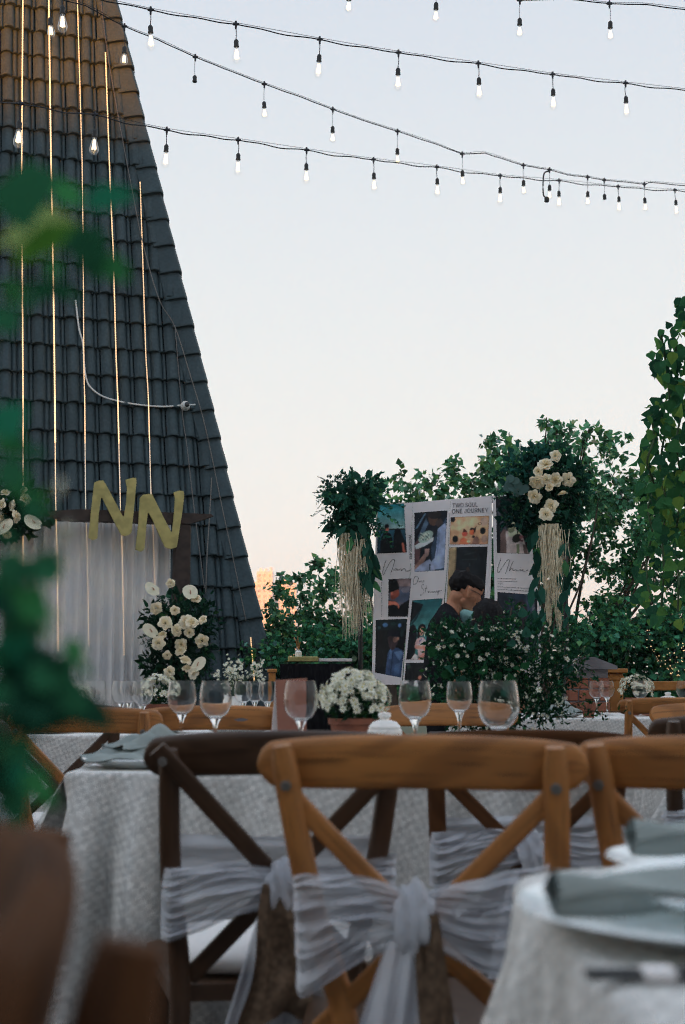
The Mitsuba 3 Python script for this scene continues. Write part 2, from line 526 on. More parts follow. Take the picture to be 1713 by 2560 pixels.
zt = lambda py: at(600, py, TY)[2]
wn = towerblock(at(575, 1, TY)[0], at(668, 1, TY)[0] , zt(1452), TY + 8, 3.4)
wn2 = towerblock(at(652, 1, TY)[0], at(690, 1, TY)[0], zt(1428), TY, 3.0)
wn3 = towerblock(at(690.6, 1, TY)[0], at(745, 1, TY)[0], zt(1451), TY + 16, 3.2)
for w_ in (wn + wn2 + wn3)[:290]:
    put('window', w_, 'mat_towerglass', tw_)
for px, wpx, py in ((600, 16, 1446), (625, 8, 1449), (660, 7, 1420), (672, 8, 1421), (684, 7, 1418), (720, 14, 1447)):
    x = at(px, 1, TY)[0]
    put('roof_hut', cbox(wpx * .25, 5, 4.5, .1, (x, TY + 12, zt(py) - 1.5)), 'mat_tower', tw_)

# ---------------------------------------------------------------- trees
def tree(name, label, base, blobs, Y, leaf=.062, dens=1.0, col=(.025, .070, .037), seed=1, spread=.5, trunk=.05, group=None, drop=.5, var=.52, twig_every=1):
    """blobs: (px, py, radius px) of the photograph; each is a spray of twigs with hanging heart-shaped leaves"""
    r = np.random.default_rng(seed)
    key = thing(name, label, 'tree' if 'shrub' not in name and 'hedge' not in name else 'shrub', group)
    k = Y / F
    root = np.array([at(base, 1703, Y)[0], Y, 0.0])
    ctrs = [at(x, y, Y + r.normal(0, spread)) for x, y, _ in blobs]
    rad = [q_ * k for _, _, q_ in blobs]
    top_ = max(c[2] for c in ctrs)
    fork = root + np.array([r.normal(0, .1), 0, max(.4, top_ * .35)])
    wood = [tube(spline([root, (root + fork) / 2 + r.normal(0, .03, 3), fork]), np.linspace(trunk, trunk * .75, 17), 8)]
    leaves, twigs = [], []
    for c, R in zip(ctrs, rad):
        lo = c - np.array([0, 0, R * .7])
        mid = fork * .45 + lo * .55 + np.array([r.normal(0, .12), r.normal(0, .12), -.05])
        pp = spline([fork, mid, lo, c + [0, 0, R * .3]], 5)
        if r.random() < (.10 if len(blobs) > 20 else .3):
            wood.append(tube(pp, np.linspace(trunk * .22, .003, len(pp)), 5))
        nt = int(max(5, 64 * dens * (R / .25) ** 1.7))
        for _ in range(nt):
            dvec = unit(r.normal(size=3) * [1, 1, .85] + [0, 0, .25])
            L = R * r.uniform(.55, 1.15)
            s = lo + (c - lo) * r.uniform(.2, 1.2) + r.normal(0, R * .12, 3)
            e = s + dvec * L
            if r.random() < .5:
                twigs.append(tube(np.array([s, (s + e) / 2 + [0, 0, L * .08], e]), [.005, .0035, .002], 3, cap=False))
            nl = max(5, int(L / leaf * 2.6))
            t = r.uniform(.25, 1.05, nl)[:, None]
            pos = s + (e - s) * t + r.normal(0, leaf * .35, (nl, 3))
            d = unit(rdir(r, nl) * .8 + dvec * .6 - np.array([0, 0, drop]))
            nn = unit(rdir(r, nl) * .7 + [0, -.35, .8])
            sz = leaf * r.uniform(.65, 1.25, nl)
            leaves.append(leafset(pos, d, nn, sz, leafcols(r, nl, np.asarray(col) * 3.6 * r.uniform(.75, 1.3), var), width=1.05))
    put('trunk', cat(wood), 'mat_bark', key, smooth=True)
    put('twigs', cat(twigs), 'mat_bark', key, smooth=True, kind='stuff')
    put('crown', cat(leaves), 'mat_leaf', key, kind='stuff')
    return key


def px8(bl):
    return [(x * S8, y * S8, r * S8) for x, y, r in bl]


tree('tree', 'young tree with loose sprigs of leaves left of the photo banner, before the tower', 700 * S8,
     px8([(640, 1345, 26), (728, 1288, 22), (690, 1322, 20), (745, 1350, 30), (625, 1400, 24), (660, 1372, 16), (785, 1330, 28), (715, 1400, 44), (770, 1420, 46), (665, 1440, 50), (800, 1480, 50), (735, 1470, 50), (610, 1450, 36), (690, 1365, 18), (760, 1310, 16), (825, 1390, 34)]), 15.0, leaf=.07, seed=2, spread=.35)
tree('tree', 'tree rising behind the left flower arrangement and the banner top', 905 * S8,
     px8([(860, 1110, 30), (820, 1115, 22), (790, 1150, 18), (865, 1155, 20), (915, 1100, 20), (950, 1125, 30), (1000, 1110, 30), (1040, 1080, 30), (1075, 1110, 36), (1035, 1060, 18), (970, 1100, 20), (900, 1160, 40), (980, 1170, 50), (1060, 1170, 50), (835, 1140, 25)]), 12.2, seed=3, spread=.3)
tree('tree', 'tree with a rounded bushy top between the banner and the roses', 1150 * S8,
     px8([(1118, 1010, 22), (1165, 1000, 20), (1140, 1035, 32), (1175, 1040, 30), (1110, 1060, 24), (1150, 1080, 44), (1195, 1080, 36), (1105, 1100, 30), (1170, 1130, 50), (1210, 1040, 20)]), 11.6, seed=4, spread=.25)
tree('tree', 'tallest tree, its leafy top standing above the cream roses', 1290 * S8,
     px8([(1250, 965, 22), (1275, 985, 24), (1255, 1010, 26), (1305, 985, 18), (1320, 1020, 22), (1290, 1020, 26), (1345, 985, 16), (1335, 1005, 14), (1235, 1040, 26), (1280, 1050, 30), (1350, 1075, 32), (1310, 1090, 36), (1265, 1100, 44), (1320, 1130, 50), (1370, 1120, 30)]), 11.8, seed=5, spread=.3)
tree('tree', 'slender tree with open sprays of leaves beside the hanging vine', 1395 * S8,
     px8([(1385, 1000, 22), (1395, 1030, 26), (1430, 1000, 14), (1420, 1040, 16), (1375, 1025, 12), (1440, 1090, 26), (1400, 1090, 20), (1465, 1110, 34), (1420, 1140, 36), (1375, 1160, 36), (1500, 1090, 34), (1545, 1090, 34)]), 12.6, seed=6, spread=.3)
rb = np.random.default_rng(21)
bl = [(rb.uniform(1275, 1600), rb.uniform(1110, 1430), rb.uniform(22, 38)) for _ in range(85)]
tree('tree', 'broad thinly leaved tree with bare forked branches and bright sky gaps', 1330 * S8, px8(bl), 13.5, leaf=.055, dens=.62, seed=7, spread=.6, trunk=.09, col=(.018, .06, .03))
# a dark bent bough crossing the gap
bl = [(rb.uniform(590, 960), rb.uniform(1445, 1600), rb.uniform(38, 56)) for _ in range(46)]
tree('hedge', 'dark green hedge behind the gift table and the banner', 780 * S8, px8(bl), 14.6, leaf=.06, dens=1.0, seed=8, spread=.3, col=(.016, .062, .032))
bl = [(rb.uniform(930, 1300), rb.uniform(1200, 1600), rb.uniform(40, 60)) for _ in range(60)]
tree('hedge', 'tall leafy hedge directly behind the photo banner', 1100 * S8, px8(bl), 12.9, leaf=.06, dens=.8, seed=9, spread=.3, col=(.016, .062, .032))
bl = [(rb.uniform(1270, 1640), rb.uniform(1415, 1600), rb.uniform(38, 56)) for _ in range(60)]
tree('hedge', 'dark green hedge on the right behind the wooden railing', 1450 * S8, px8(bl), 12.4, leaf=.055, dens=1.0, seed=10, spread=.3, col=(.014, .055, .030))

# ---------------------------------------------------------------- hanging vine on the right
rv = np.random.default_rng(5)
vine = thing('climbing_vine', 'climbing vine with large heart-shaped leaves hanging down the right edge', 'vine')
VE = np.array([(700, 1562), (745, 1535), (770, 1518), (800, 1500), (845, 1497), (880, 1512), (915, 1506), (950, 1490), (1000, 1482), (1050, 1470), (1100, 1466), (1150, 1478), (1250, 1474), (1330, 1462), (1380, 1452), (1410, 1470), (1432, 1490)], float)
stems = []
for x, y0, y1 in ((1552, 780, 1400), (1578, 740, 1430), (1600, 700, 1400), (1515, 760, 1390), (1490, 950, 1380), (1630, 520, 1430)):
    ys = np.linspace(y0, y1, 9)
    stems.append(tube(spline([a8(x + rv.normal(0, 7), y, 7.6 + rv.normal(0, .12)) for y in ys], 5), .006, 5))
post = a8(1650, 1300, 7.9)
put('support_post', tube(np.array([[post[0], post[1], 0], [post[0], post[1], 4.6]]), .05, 10), 'mat_old_wood', vine, 40)
beamA, beamB = np.array([post[0], post[1], 4.3]), a8(1560, 560, 7.6)
put('stem', cat(stems), 'mat_stem', vine, True)
tmpl = M(LEAF7, LEAF7F)
greens = [(.036, .135, .062), (.052, .185, .068), (.022, .085, .046), (.17, .30, .065), (.095, .24, .065)]
ld = [share(tmpl.col(np.array(g)), 'mat_leaf', smooth=True) for g in greens]
pos, sizes = [], []
while len(pos) < 820:
    v = rv.uniform(690, 1432)
    u = rv.uniform(1445, 1640)
    e = np.interp(v, VE[:, 0], VE[:, 1]) + rv.normal(0, 11)
    if u < e or (u - e > 25 and rv.random() < .25):
        continue
    if v > 1330 and rv.random() < (v - 1330) / 130:
        continue
    pos.append((u, v, 7.6 + rv.normal(0, .16)))
order = np.argsort([p[2] for p in pos])
rest = []
for n_, i in enumerate(order):
    u, v, Y = pos[i]
    o = a8(u, v, Y)
    d = unit(rv.normal(0, .6, 3) + [0, -.15, -1])
    nn = unit(rv.normal(0, .6, 3) + [-.1, -.75, .5])
    x = unit(np.cross(d, nn))
    sz = rv.choice([rv.uniform(.032, .06), rv.uniform(.055, .098)])
    A = frame(o - d * sz * .5, x, d, np.cross(x, d), sz)
    gi = int(rv.choice(5, p=[.33, .25, .22, .08, .12] if v < 900 else [.26, .26, .14, .14, .20]))
    if n_ < 290:
        put('leaf', ld[gi], None, vine, A=A)
    else:
        rest.append(tmpl.col(np.array(greens[gi])).tf(A))
put('foliage', cat(rest), 'mat_leaf', vine, True, kind='stuff')

# ================================================================ OBJECTS
# ---------------------------------------------------------------- light strips on the roof
AP = at(280, 1290, 12.7)                                          # plane of the wooden arch
AN = -NH


def archp(px, py, out=0.0):
    return hit(px, py, AP + AN * out, AN)


strips = [
    ([(55, -60), (55, 0), (52, 400), (53, 640), (55, 1000)], [(57, 1300), (58, 1455)], 'leftmost glowing warm light strip, at the left edge of the roof'),
    ([(117, -60), (119, 0), (125, 440), (131, 760), (134, 1000)], [(139, 1260), (143, 1400), (145, 1630)], 'brightest glowing light strip, second from the left on the roof'),
    ([(188, -60), (190, 0), (202, 420), (205, 700), (206, 930), (208, 1000)], [(214, 1270), (218, 1380), (222, 1615)], 'third light strip from the left, running down behind the first gold letter'),
    ([(260, 148), (272, 488), (279, 640), (286, 900), (290, 1000)], [(301, 1270), (305, 1370), (310, 1640)], 'fourth light strip from the left, passing behind the gold letters'),
    ([(346, 470), (352, 650), (360, 900), (366, 1000)], [(378, 1260), (382, 1320), (388, 1480)], 'fifth light strip from the left, starting halfway up beside the hip'),
    ([(620, 1602), (624, 1650), (629, 1710)], [], 'short light strip low on the roof hip above the gypsophila'),
]
bead = trimesh.creation.icosphere(subdivisions=0, radius=1.0)
for i, (up_, low, lab) in enumerate(strips):
    P = [roofp(*roofab(x, y), .112) for x, y in up_]
    Q = [archp(x, y, -.10) for x, y in low]
    path = np.array(P + Q)
    s = np.concatenate([[0], np.cumsum(np.linalg.norm(np.diff(path, axis=0), axis=1))])
    fine = np.arange(0, s[-1], .0185)
    pts = np.stack([np.interp(fine, s, path[:, k]) for k in range(3)], 1)
    k_ = tag(put('light_strip', tube(path, .005, 5), 'mat_whiteplastic'), lab, 'light strip', 'warm light strips down the roof')
    rr = [.0085, .0095, .0060, .0075, .0062, .0068][i]
    nup = np.linalg.norm(np.diff(np.array(P), axis=0), axis=1).sum()
    off = -unit(np.cross(U, [0, 0, 1]))
    off = off if off[1] < 0 else -off
    m = cat([M(bead.vertices * (rr if f_ < nup + .8 else rr * .55) + p + off * .009, bead.faces) for p, f_ in zip(pts, fine)])
    d = mikit.ply((m.v, m.f), 'mat_whiteplastic')
    d['emitter'] = EMIT_LED
    put('light', d, None, k_, kind='stuff')

# ---------------------------------------------------------------- wooden arch, drape, gold letters
arch = thing('wooden_arch', 'dark rustic wooden arch with a long crossbeam carrying the gold letters', 'arch')
AU = U
z_t, z_b = archp(300, 1279)[2], archp(300, 1306)[2]
x0, x1 = archp(90, 1290), archp(531, 1290)


def archframe(o):
    return frame(o, AU, -AN, np.array([0, 0, 1.0]))


L_ = (x1 - x0) @ AU
hh = (z_t - z_b)
bp = Polygon([(-.0, .62 * hh), (.35, hh), (L_ * .8, hh), (L_ - .03, hh * .98), (L_, .8 * hh), (L_ - .12, .35 * hh), (L_ - .22, 0), (.25, 0)])
bm_ = poly3(bp, .15)
bm_ = M(np.stack([bm_.v[:, 0], bm_.v[:, 2] - .075, bm_.v[:, 1]], 1), bm_.f[:, ::-1])
o = x0.copy()
o[2] = z_b
put('beam', bm_, 'mat_old_wood', arch, 30, archframe(o))
for px, wpx in ((454, 41), (-130, 41)):
    pc = archp(px, 1400)
    pc[2] = 0
    w = wpx * 12.6 / F
    put('post', cbox(w, .13, z_b - .002, .008, (0, .0, (z_b - .002) / 2)), 'mat_old_wood', arch, 30, archframe(pc))
# drape
us = np.linspace((archp(-150, 1400) - AP) @ AU, (archp(432, 1400) - AP) @ AU, 330)
zs = np.linspace(.02, z_b + .01, 22)
rd = np.random.default_rng(4)
ph = np.cumsum(rd.uniform(.25, 1.05, 330))
fold = .050 * np.sin(ph * .55) + .012 * np.sin(ph * 1.1 + 1) + .015 * meshkit.noise(np.stack([us * 7, us * 0, us * 0], 1))
D_ = np.zeros((22, 330, 3))
for j, z in enumerate(zs):
    amp = .55 + .75 * (1 - z / z_b)
    gather = 1 + .03 * math.sin(z * 2)
    uu = us + .012 * np.sin(us * 9 + z * 1.5)
    w_ = -.17 - fold * amp + .006 * np.sin(us * 15 + z * 1.1)
    D_[j] = AP + uu[:, None] * AU + w_[:, None] * AN
    D_[j, :, 2] = z
tag(put('drape', grid(D_), 'mat_drape', smooth=True), 'pale sheer drape in vertical folds under the wooden beam', 'curtain')
# letters
z4 = lambda q_: [(x / 2.24, 1150 + y / 2.24) for x, y in q_]
N1 = z4([(527, 128), (550, 116), (578, 115), (600, 150), (645, 235), (692, 325), (706, 240), (711, 160), (702, 112), (735, 101), (762, 100), (763, 130), (755, 220), (737, 405), (722, 420), (700, 427), (680, 421), (668, 402), (615, 300), (567, 203), (553, 300), (545, 440), (520, 450), (495, 436), (508, 300)])
N2 = z4([(783, 212), (800, 195), (830, 190), (852, 193), (868, 225), (915, 320), (962, 412), (974, 300), (979, 215), (971, 182), (1000, 172), (1028, 174), (1031, 200), (1022, 280), (990, 488), (958, 499), (925, 490), (900, 440), (860, 350), (828, 288), (818, 380), (808, 500), (790, 514), (758, 502), (772, 380)])
for i, (N_, lab) in enumerate(((N1, 'gold letter N, the left and higher of the two'), (N2, 'gold letter N, the right and lower of the two'))):
    q = np.array([archp(x, y, .10) for x, y in N_])
    loc = np.stack([(q - AP) @ AU, q[:, 2]], 1)
    pl = Polygon(loc).buffer(.006, quad_segs=3).buffer(-.006)
    m = poly3(pl, .022)
    v = AP + m.v[:, :1] * AU + (m.v[:, 2:] + .088) * AN
    v[:, 2] = m.v[:, 1]
    tag(put('gold_letter', M(v, m.f), 'mat_gold', smooth=30), lab + ', fixed to the wooden beam', 'letter')

# ---------------------------------------------------------------- flowers
def rose_mesh(seed, n=28):
    r = np.random.default_rng(seed)
    out = []
    for i in range(n):
        t = i / (n - 1)
        a = i * 2.4 + r.normal(0, .2)
        open_ = .12 + .90 * t ** 1.2 + r.normal(0, .08)
        rad, hgt, wd = .10 + .16 * t, .62 - .22 * t, .30 + .42 * t
        g = np.zeros((4, 5, 3))
        for p_, s in enumerate(np.linspace(0, 1, 4)):
            ang = open_ * (.35 + .9 * s)
            rr = rad + hgt * s * math.sin(ang) + .10 * t * s ** 3
            zz = .1 + hgt * s * math.cos(ang) * .9 - (.10 * t * s)
            for q_, w in enumerate(np.linspace(-1, 1, 5)):
                th = a + w * wd * (.55 + .9 * s) * (1 - .42 * s ** 3) / (.55 + .5 * t)
                curl = (.05 + .10 * t) * s ** 3 * (1 - abs(w)) - .10 * abs(w) ** 2 * s
                g[p_, q_] = ((rr + curl) * math.cos(th), (rr + curl) * math.sin(th), zz + .05 * s * math.cos(w * 3 + i))
        out.append(grid(g))
    return cat(out)


def sprig(r, o, d, L, size, col, width=.7, droop=.25, n=None):
    """a curved stem with leaves along it"""
    d = unit(d)
    n = n or int(L / size * 3.2)
    t = np.linspace(.12, 1, n)
    p = o + d * (t * L)[:, None] - np.array([0, 0, droop * L]) * (t ** 2)[:, None]
    sd = unit(np.cross(d, rdir(r, 1)[0]))
    sg = np.where(np.arange(n) % 2 == 0, 1, -1)[:, None]
    dd = unit(d * .55 + sd * sg * .8 + rdir(r, n) * .35)
    lv = leafset(p, dd, unit(rdir(r, n) * .6 + [0, -.5, .7]), size * r.uniform(.65, 1.2, n) * (1.1 - .45 * t), leafcols(r, n, col, .3), (LEAF7, LEAF7F), width)
    st_ = tube(np.vstack([o, p]), .0016, 3, cap=False)
    return cat([lv, M(st_.v, st_.f).col(np.asarray(col) * .8)])


def sprigs(r, c, R, n, L, size, col, spread, **k):
    out = []
    for _ in range(n):
        d = unit(r.normal(size=3) * spread + [0, -.15, .1])
        out.append(sprig(r, np.asarray(c) + d * np.asarray(R) * .55, d, L * r.uniform(.6, 1.3), size, col, **k))
    return out


ROSES = [share(rose_mesh(s), 'mat_rose', smooth=True) for s in (1, 2, 3)]


def anthurium_mesh():
    n = 14
    th = np.linspace(0, 2 * np.pi, n, endpoint=False)
    pts = [(0, .15, .02)]
    for a in th:
        x = .62 * math.sin(a) * (1 - .12 * math.cos(a))
        y = .15 - .75 * math.cos(a) + (.18 if abs(a) < .3 or abs(a - 2 * np.pi) < .3 else 0)
        pts.append((x, y, .14 * (x * x + y * y)))
    f = [[0, 1 + i, 1 + (i + 1) % n] for i in range(n)]
    return M(pts, f)


ANTH = share(anthurium_mesh(), 'mat_spathe', smooth=True)
SPADIX = share(tube(np.array([[0, .0, .03], [0, .12, .16], [0, .30, .22]]), [.05, .045, .03], 6), 'mat_spadix', smooth=True)


def basis(nrm, r):
    x = unit(np.cross(nrm, r.normal(size=3)))
    return x, np.cross(nrm, x), nrm


def euc_leaves(r, n, c, rad, size, col, tmpl=(LEAF7, LEAF7F), down=0.0, flat=.7, width=.9, var=.35, warm=.03):
    p = rdir(r, n) * (r.random((n, 1)) ** .45)
    pos = c + p * rad
    d = unit(p + rdir(r, n) * .7 - np.array([0, 0, down]))
    nn = unit(rdir(r, n) + [0, -flat, .4])
    return leafset(pos, d, nn, size * r.uniform(.6, 1.3, n), leafcols(r, n, col, var, warm), tmpl, width)


def amaranth(r, top_, L, w, n):
    """hanging tassels: cords of little beads"""
    out = []
    for _ in range(int(n * 3.2)):
        l = L * r.uniform(.5, 1.05)
        x, y = r.normal(0, w, 2)
        k = max(8, int(l / .016))
        t = np.linspace(0, 1, k)
        p = np.array(top_) + np.stack([x * (1 + .1 * t) + .006 * np.sin(t * 9 + x * 99), y + t * 0, -l * t], 1)
        out.append(tube(p, (.0019 + .0021 * np.abs(np.sin(np.arange(k) * 1.9 + x * 500))) * (1.15 - .8 * t), 4, cap=False))
    return cat(out)


def put_roses(key, pts, Y, size, r, planefn=None):
    for x, y in pts:
        o = at(x, y, Y + r.normal(0, .03))
        nrm = unit(np.array([0, -1, .25]) + r.normal(0, .55, 3))
        X, Y_, Z = basis(nrm, r)
        s = size * r.uniform(.7, 1.2)
        put('rose', ROSES[int(r.integers(3))], None, key, A=frame(o - nrm * s * .3, X, Y_, Z, s))


def put_anth(key, pts, Y, size, r):
    for x, y, ang in pts:
        o = at(x, y, Y)
        nrm = unit(np.array([math.sin(ang) * .7, -.8, .55]))
        X = unit(np.cross([0, 0, 1], nrm))
        Yv = np.cross(nrm, X)
        c, s = math.cos(ang), math.sin(ang)
        A = frame(o, X * c + Yv * s, Yv * c - X * s, nrm, size)
        k = put('anthurium', ANTH, None, key, A=A)
        put('spadix', SPADIX, None, k, A=A)


r = np.random.default_rng(31)
fl = thing('flower_arrangement', 'cream rose and anthurium arrangement on the left end of the wooden beam', 'flowers')
Yb = 12.35
put('foliage', cat([euc_leaves(r, 420, at(20, 1275, Yb + .12), [.30, .12, .26], .085, (.02, .066, .038)), euc_leaves(r, 120, at(75, 1285, Yb + .12), [.2, .1, .14], .08, (.014, .05, .026))]), 'mat_leaf', fl, True, kind='stuff')
put_roses(fl, z4([(30, 178), (128, 172), (142, 222), (8, 245), (95, 315), (18, 322), (40, 420), (-40, 280), (70, 255)]), Yb - .02, .068, r)
put_anth(fl, [(*z4([(195, 355)])[0], 1.2), (*z4([(20, 385)])[0], -.5)], Yb - .06, .12, r)

r = np.random.default_rng(32)
fl = thing('flower_arrangement', 'tall cream rose and anthurium arrangement at the foot of the wooden post', 'flowers')
Yb = 12.2
fo = [euc_leaves(r, 760, at(452, 1605, Yb + .12), [.25, .12, .46], .075, (.018, .062, .036), width=.7),
      euc_leaves(r, 130, at(515, 1555, Yb + .12), [.12, .1, .26], .06, (.010, .04, .026), width=.5), euc_leaves(r, 80, at(385, 1545, Yb + .1), [.1, .08, .12], .07, (.012, .045, .024), width=.6),
      euc_leaves(r, 80, at(380, 1660, Yb + .1), [.1, .08, .12], .075, (.012, .045, .024), width=.6)]
fo += sprigs(r, at(455, 1590, Yb + .1), [.30, .08, .46], 46, .20, .05, (.018, .07, .042), [1, .4, 1], width=.5)
put('foliage', cat(fo), 'mat_leaf', fl, True, kind='stuff')
put_roses(fl, z4([(955, 690), (875, 830), (980, 842), (925, 912), (1045, 905), (1075, 905), (1135, 892), (987, 955), (1060, 967), (905, 977), (1130, 1015), (885, 1025), (870, 1045), (1008, 1065), (1012, 1035), (935, 1095), (1040, 1117), (1080, 1195), (1100, 775), (1045, 1165), (950, 1185)]), Yb - .10, .072, r)
put_anth(fl, [(*z4([(862, 728)])[0], 1.3), (*z4([(1068, 752)])[0], .2), (*z4([(850, 965)])[0], .9), (*z4([(1105, 1155)])[0], -.6)], Yb - .13, .105, r)
put('basket', lathe([(0, 0), (.13, 0), (.17, .22), (.165, .22), (.12, .02), (0, .02)], 18), 'mat_old_wood', fl, 40, mvM(*at(450, 1700, Yb + .12)[:2], 0))

# ---------------------------------------------------------------- photo banner
BY = 9.6
bn_t = math.radians(17)
BD = np.array([math.cos(bn_t), -math.sin(bn_t), 0])              # to the right, and nearer
BN = np.array([-math.sin(bn_t), -math.cos(bn_t), 0])
BP = at(1145, 1450, BY)


def wave(x, y):
    t = (y - 1240) / 450
    return .010 * np.sin((x - 940) / 15.5 + y / 300) * (.25 + t) + .012 * np.sin((x + y) / 85) * t + .008 * np.sin((x - 1240) / 33 + y / 60) * (x > 1234) * np.clip(t, 0, 1)


def ban(px, py, l=0.0):
    d = np.stack([(px - 856.5) / F, CP - (1280 - py) / F * SP, SP + (1280 - py) / F * CP], -1)
    t = ((BP - CAM) @ BN) / (d @ BN)
    return CAM + d * t[..., None] + BN * (wave(px, py) + l)[..., None]


def cells(poly, n=14.0):
    """cut a flat print into small cells so that it follows the cloth"""
    x0_, y0_, x1_, y1_ = poly.bounds
    out = []
    for i in np.arange(math.floor(x0_ / n), math.ceil(x1_ / n)):
        for j in np.arange(math.floor(y0_ / n), math.ceil(y1_ / n)):
            g = poly.intersection(sbox(i * n, j * n, (i + 1) * n, (j + 1) * n))
            for h in getattr(g, 'geoms', [g]):
                if h.geom_type == 'Polygon' and h.area > .02:
                    out.append(h)
    return out


def sheet(poly, l):
    vs, fs, n = [], [], 0
    for g in cells(poly):
        v, f = trimesh.creation.triangulate_polygon(g, engine='earcut')
        if len(f):
            vs.append(v)
            fs.append(f + n)
            n += len(v)
    if not vs:
        return None
    v = np.vstack(vs)
    return M(ban(v[:, 0], v[:, 1], np.full(len(v), l)), np.vstack(fs))


def prt(*c):
    return np.clip(lin(*c) * 1.35, .004, .85)


def rect(x0, y0, x1, y1):
    return sbox(x0, y0, x1, y1)


def ell(x, y, a, b, rot=0):
    return affinity.rotate(affinity.scale(shapely.Point(x, y).buffer(1, quad_segs=6), a, b), rot, origin=(x, y))


def grad(c0, c1, y0, y1, n=9, x0=0, x1=1):
    return [(np.array(c0) * (1 - t) + np.array(c1) * t, rect(x0, y0 + (y1 - y0) * i / n, x1, y0 + (y1 - y0) * (i + 1) / n)) for i, t in enumerate(np.linspace(0, 1, n))]


banner_strips = [
    ([(943, 1262), (936, 1430), (931, 1560), (927, 1712)], [(1031, 1256), (1027, 1400), (1018, 1520), (1010, 1620), (1005, 1712)]),
    ([(1031.5, 1256), (1028, 1400), (1019, 1520), (1012, 1620), (1007, 1716)], [(1126, 1248), (1119, 1400), (1110, 1500), (1102, 1600), (1096, 1716)]),
    ([(1126.5, 1248), (1120, 1400), (1112, 1500), (1108, 1600), (1103, 1716)], [(1230, 1239.5), (1229, 1390), (1226, 1480), (1223, 1520), (1218, 1716)]),
    ([(1231, 1239.5), (1234, 1400), (1237, 1515), (1238, 1716)], [(1326, 1232), (1332, 1380), (1344, 1470), (1353, 1500), (1353, 1716)]),
]
slab = ['white photo banner strip, leftmost of four, with the groom name', 'second white photo banner strip, with a couple holding a bouquet', 'third white photo banner strip, with the words about one journey', 'rightmost white photo banner strip, half behind the flowers']
bk = []
for (le, ri), lab in zip(banner_strips, slab):
    le, ri = np.array(le), np.array(ri)
    n = 34
    t = np.linspace(0, 1, n)
    yl, yr = le[0, 1] + t * (le[-1, 1] - le[0, 1]), ri[0, 1] + t * (ri[-1, 1] - ri[0, 1])
    xl, xr = np.interp(yl, le[:, 1], le[:, 0]), np.interp(yr, ri[:, 1], ri[:, 0])
    s = np.linspace(0, 1, 15)
    X, Yv = xl[:, None] + (xr - xl)[:, None] * s, yl[:, None] + (yr - yl)[:, None] * s
    key = thing('photo_banner', lab, 'banner', 'printed banner strips on the backdrop frame')
    front, back = ban(X, Yv, np.zeros_like(X)), ban(X, Yv, np.zeros_like(X) - .0015)
    put('cloth', cat([grid(front, flip=True), grid(back)]), 'mat_banner', key, smooth=True)
    bk.append(key)


def photo(si, quad, layers, label):
    (ax, ay), (bx, by), (cx, cy), (dx, dy) = quad
    def warp(x, y):
        return (ax * (1 - x) * (1 - y) + bx * x * (1 - y) + cx * x * y + dx * (1 - x) * y, ay * (1 - x) * (1 - y) + by * x * (1 - y) + cy * x * y + dy * (1 - x) * y)
    # the print: layers of flat shapes, softened like a photograph, as colours on a fine sheet
    nx, ny = int(max(abs(bx - ax), abs(cx - dx)) / .75), int(max(abs(dy - ay), abs(cy - by)) / .75)
    gx_, gy_ = np.meshgrid(np.linspace(0, 1, nx), np.linspace(0, 1, ny))
    C = np.zeros((ny, nx, 3))
    for c, g in layers:
        m = shapely.contains_xy(g, gx_, gy_)
        C[m] = lin(*c) * 1.3
    rp = np.random.default_rng(nx * ny)
    from scipy.ndimage import gaussian_filter
    C = np.stack([gaussian_filter(C[..., k], 1.1) for k in range(3)], -1)
    big = gaussian_filter(rp.normal(size=(ny, nx)), 6) * 22
    fine = gaussian_filter(rp.normal(size=(ny, nx)), .9) * 1.6
    C = np.clip(C * np.exp(.16 * big + .09 * fine)[..., None] + .004, .004, .85)
    X, Yv = warp(gx_, gy_)
    g = grid(ban(X, Yv, np.full_like(X, .0018)), flip=True)
    put('photograph', M(g.v, g.f, None, C.reshape(-1, 3)), 'mat_vc', bk[si], smooth=True, label=label)


SKIN_, HAIR_ = (176, 112, 92), (18, 20, 24)


def figure(x, y, h, top_, skin=SKIN_, hair=HAIR_, w=.11):
    """a printed half figure: body, neck, face, hair; h = head height"""
    return [(top_, Polygon([(x - w * 1.7, 1.02), (x - w * 1.6, y + h * 1.35), (x - w * .5, y + h * .85), (x + w * .5, y + h * .85), (x + w * 1.6, y + h * 1.35), (x + w * 1.7, 1.02)])),
            (skin, rect(x - w * .22, y + h * .55, x + w * .22, y + h * .95)), (skin, ell(x, y + h * .35, w * .42, h * .48)), (hair, ell(x, y + h * .08, w * .50, h * .30)), (hair, ell(x - w * .38, y + h * .25, w * .15, h * .28))]


zA = lambda *q_: [(920 + x / 6.272, 1230 + y / 6.272) for x, y in q_]
zB = lambda *q_: [(1110 + x / 6.272, 1230 + y / 6.272) for x, y in q_]
zC = lambda *q_: [(910 + x / 6.272, 1440 + y / 6.272) for x, y in q_]
blk = (14, 20, 26)
photo(0, zA((152, 202), (566, 182), (612, 950), (145, 964)), grad((40, 135, 145), (150, 180, 178), 0, .52, 10) + grad((45, 92, 110), (24, 50, 66), .52, 1.0, 6) +
      [((26, 36, 40), rect(0, .50, 1, .535)), ((190, 150, 140), ell(.05, .49, .05, .03))] +
      [(blk, Polygon([(.09, 1), (.12, .72), (.2, .61), (.34, .56), (.47, .6), (.54, .7), (.53, 1)])), ((190, 110, 95), ell(.35, .51, .065, .06)), (blk, ell(.345, .445, .085, .045)), (blk, ell(.285, .47, .03, .04)),
       (blk, Polygon([(.54, 1), (.58, .66), (.64, .52), (.74, .49), (.82, .52), (.92, .7), (1, .8), (1, 1)])), ((196, 110, 92), Polygon([(.87, 1), (.85, .80), (.91, .80), (.96, 1)]))], 'printed photo of two people in black by the sea')
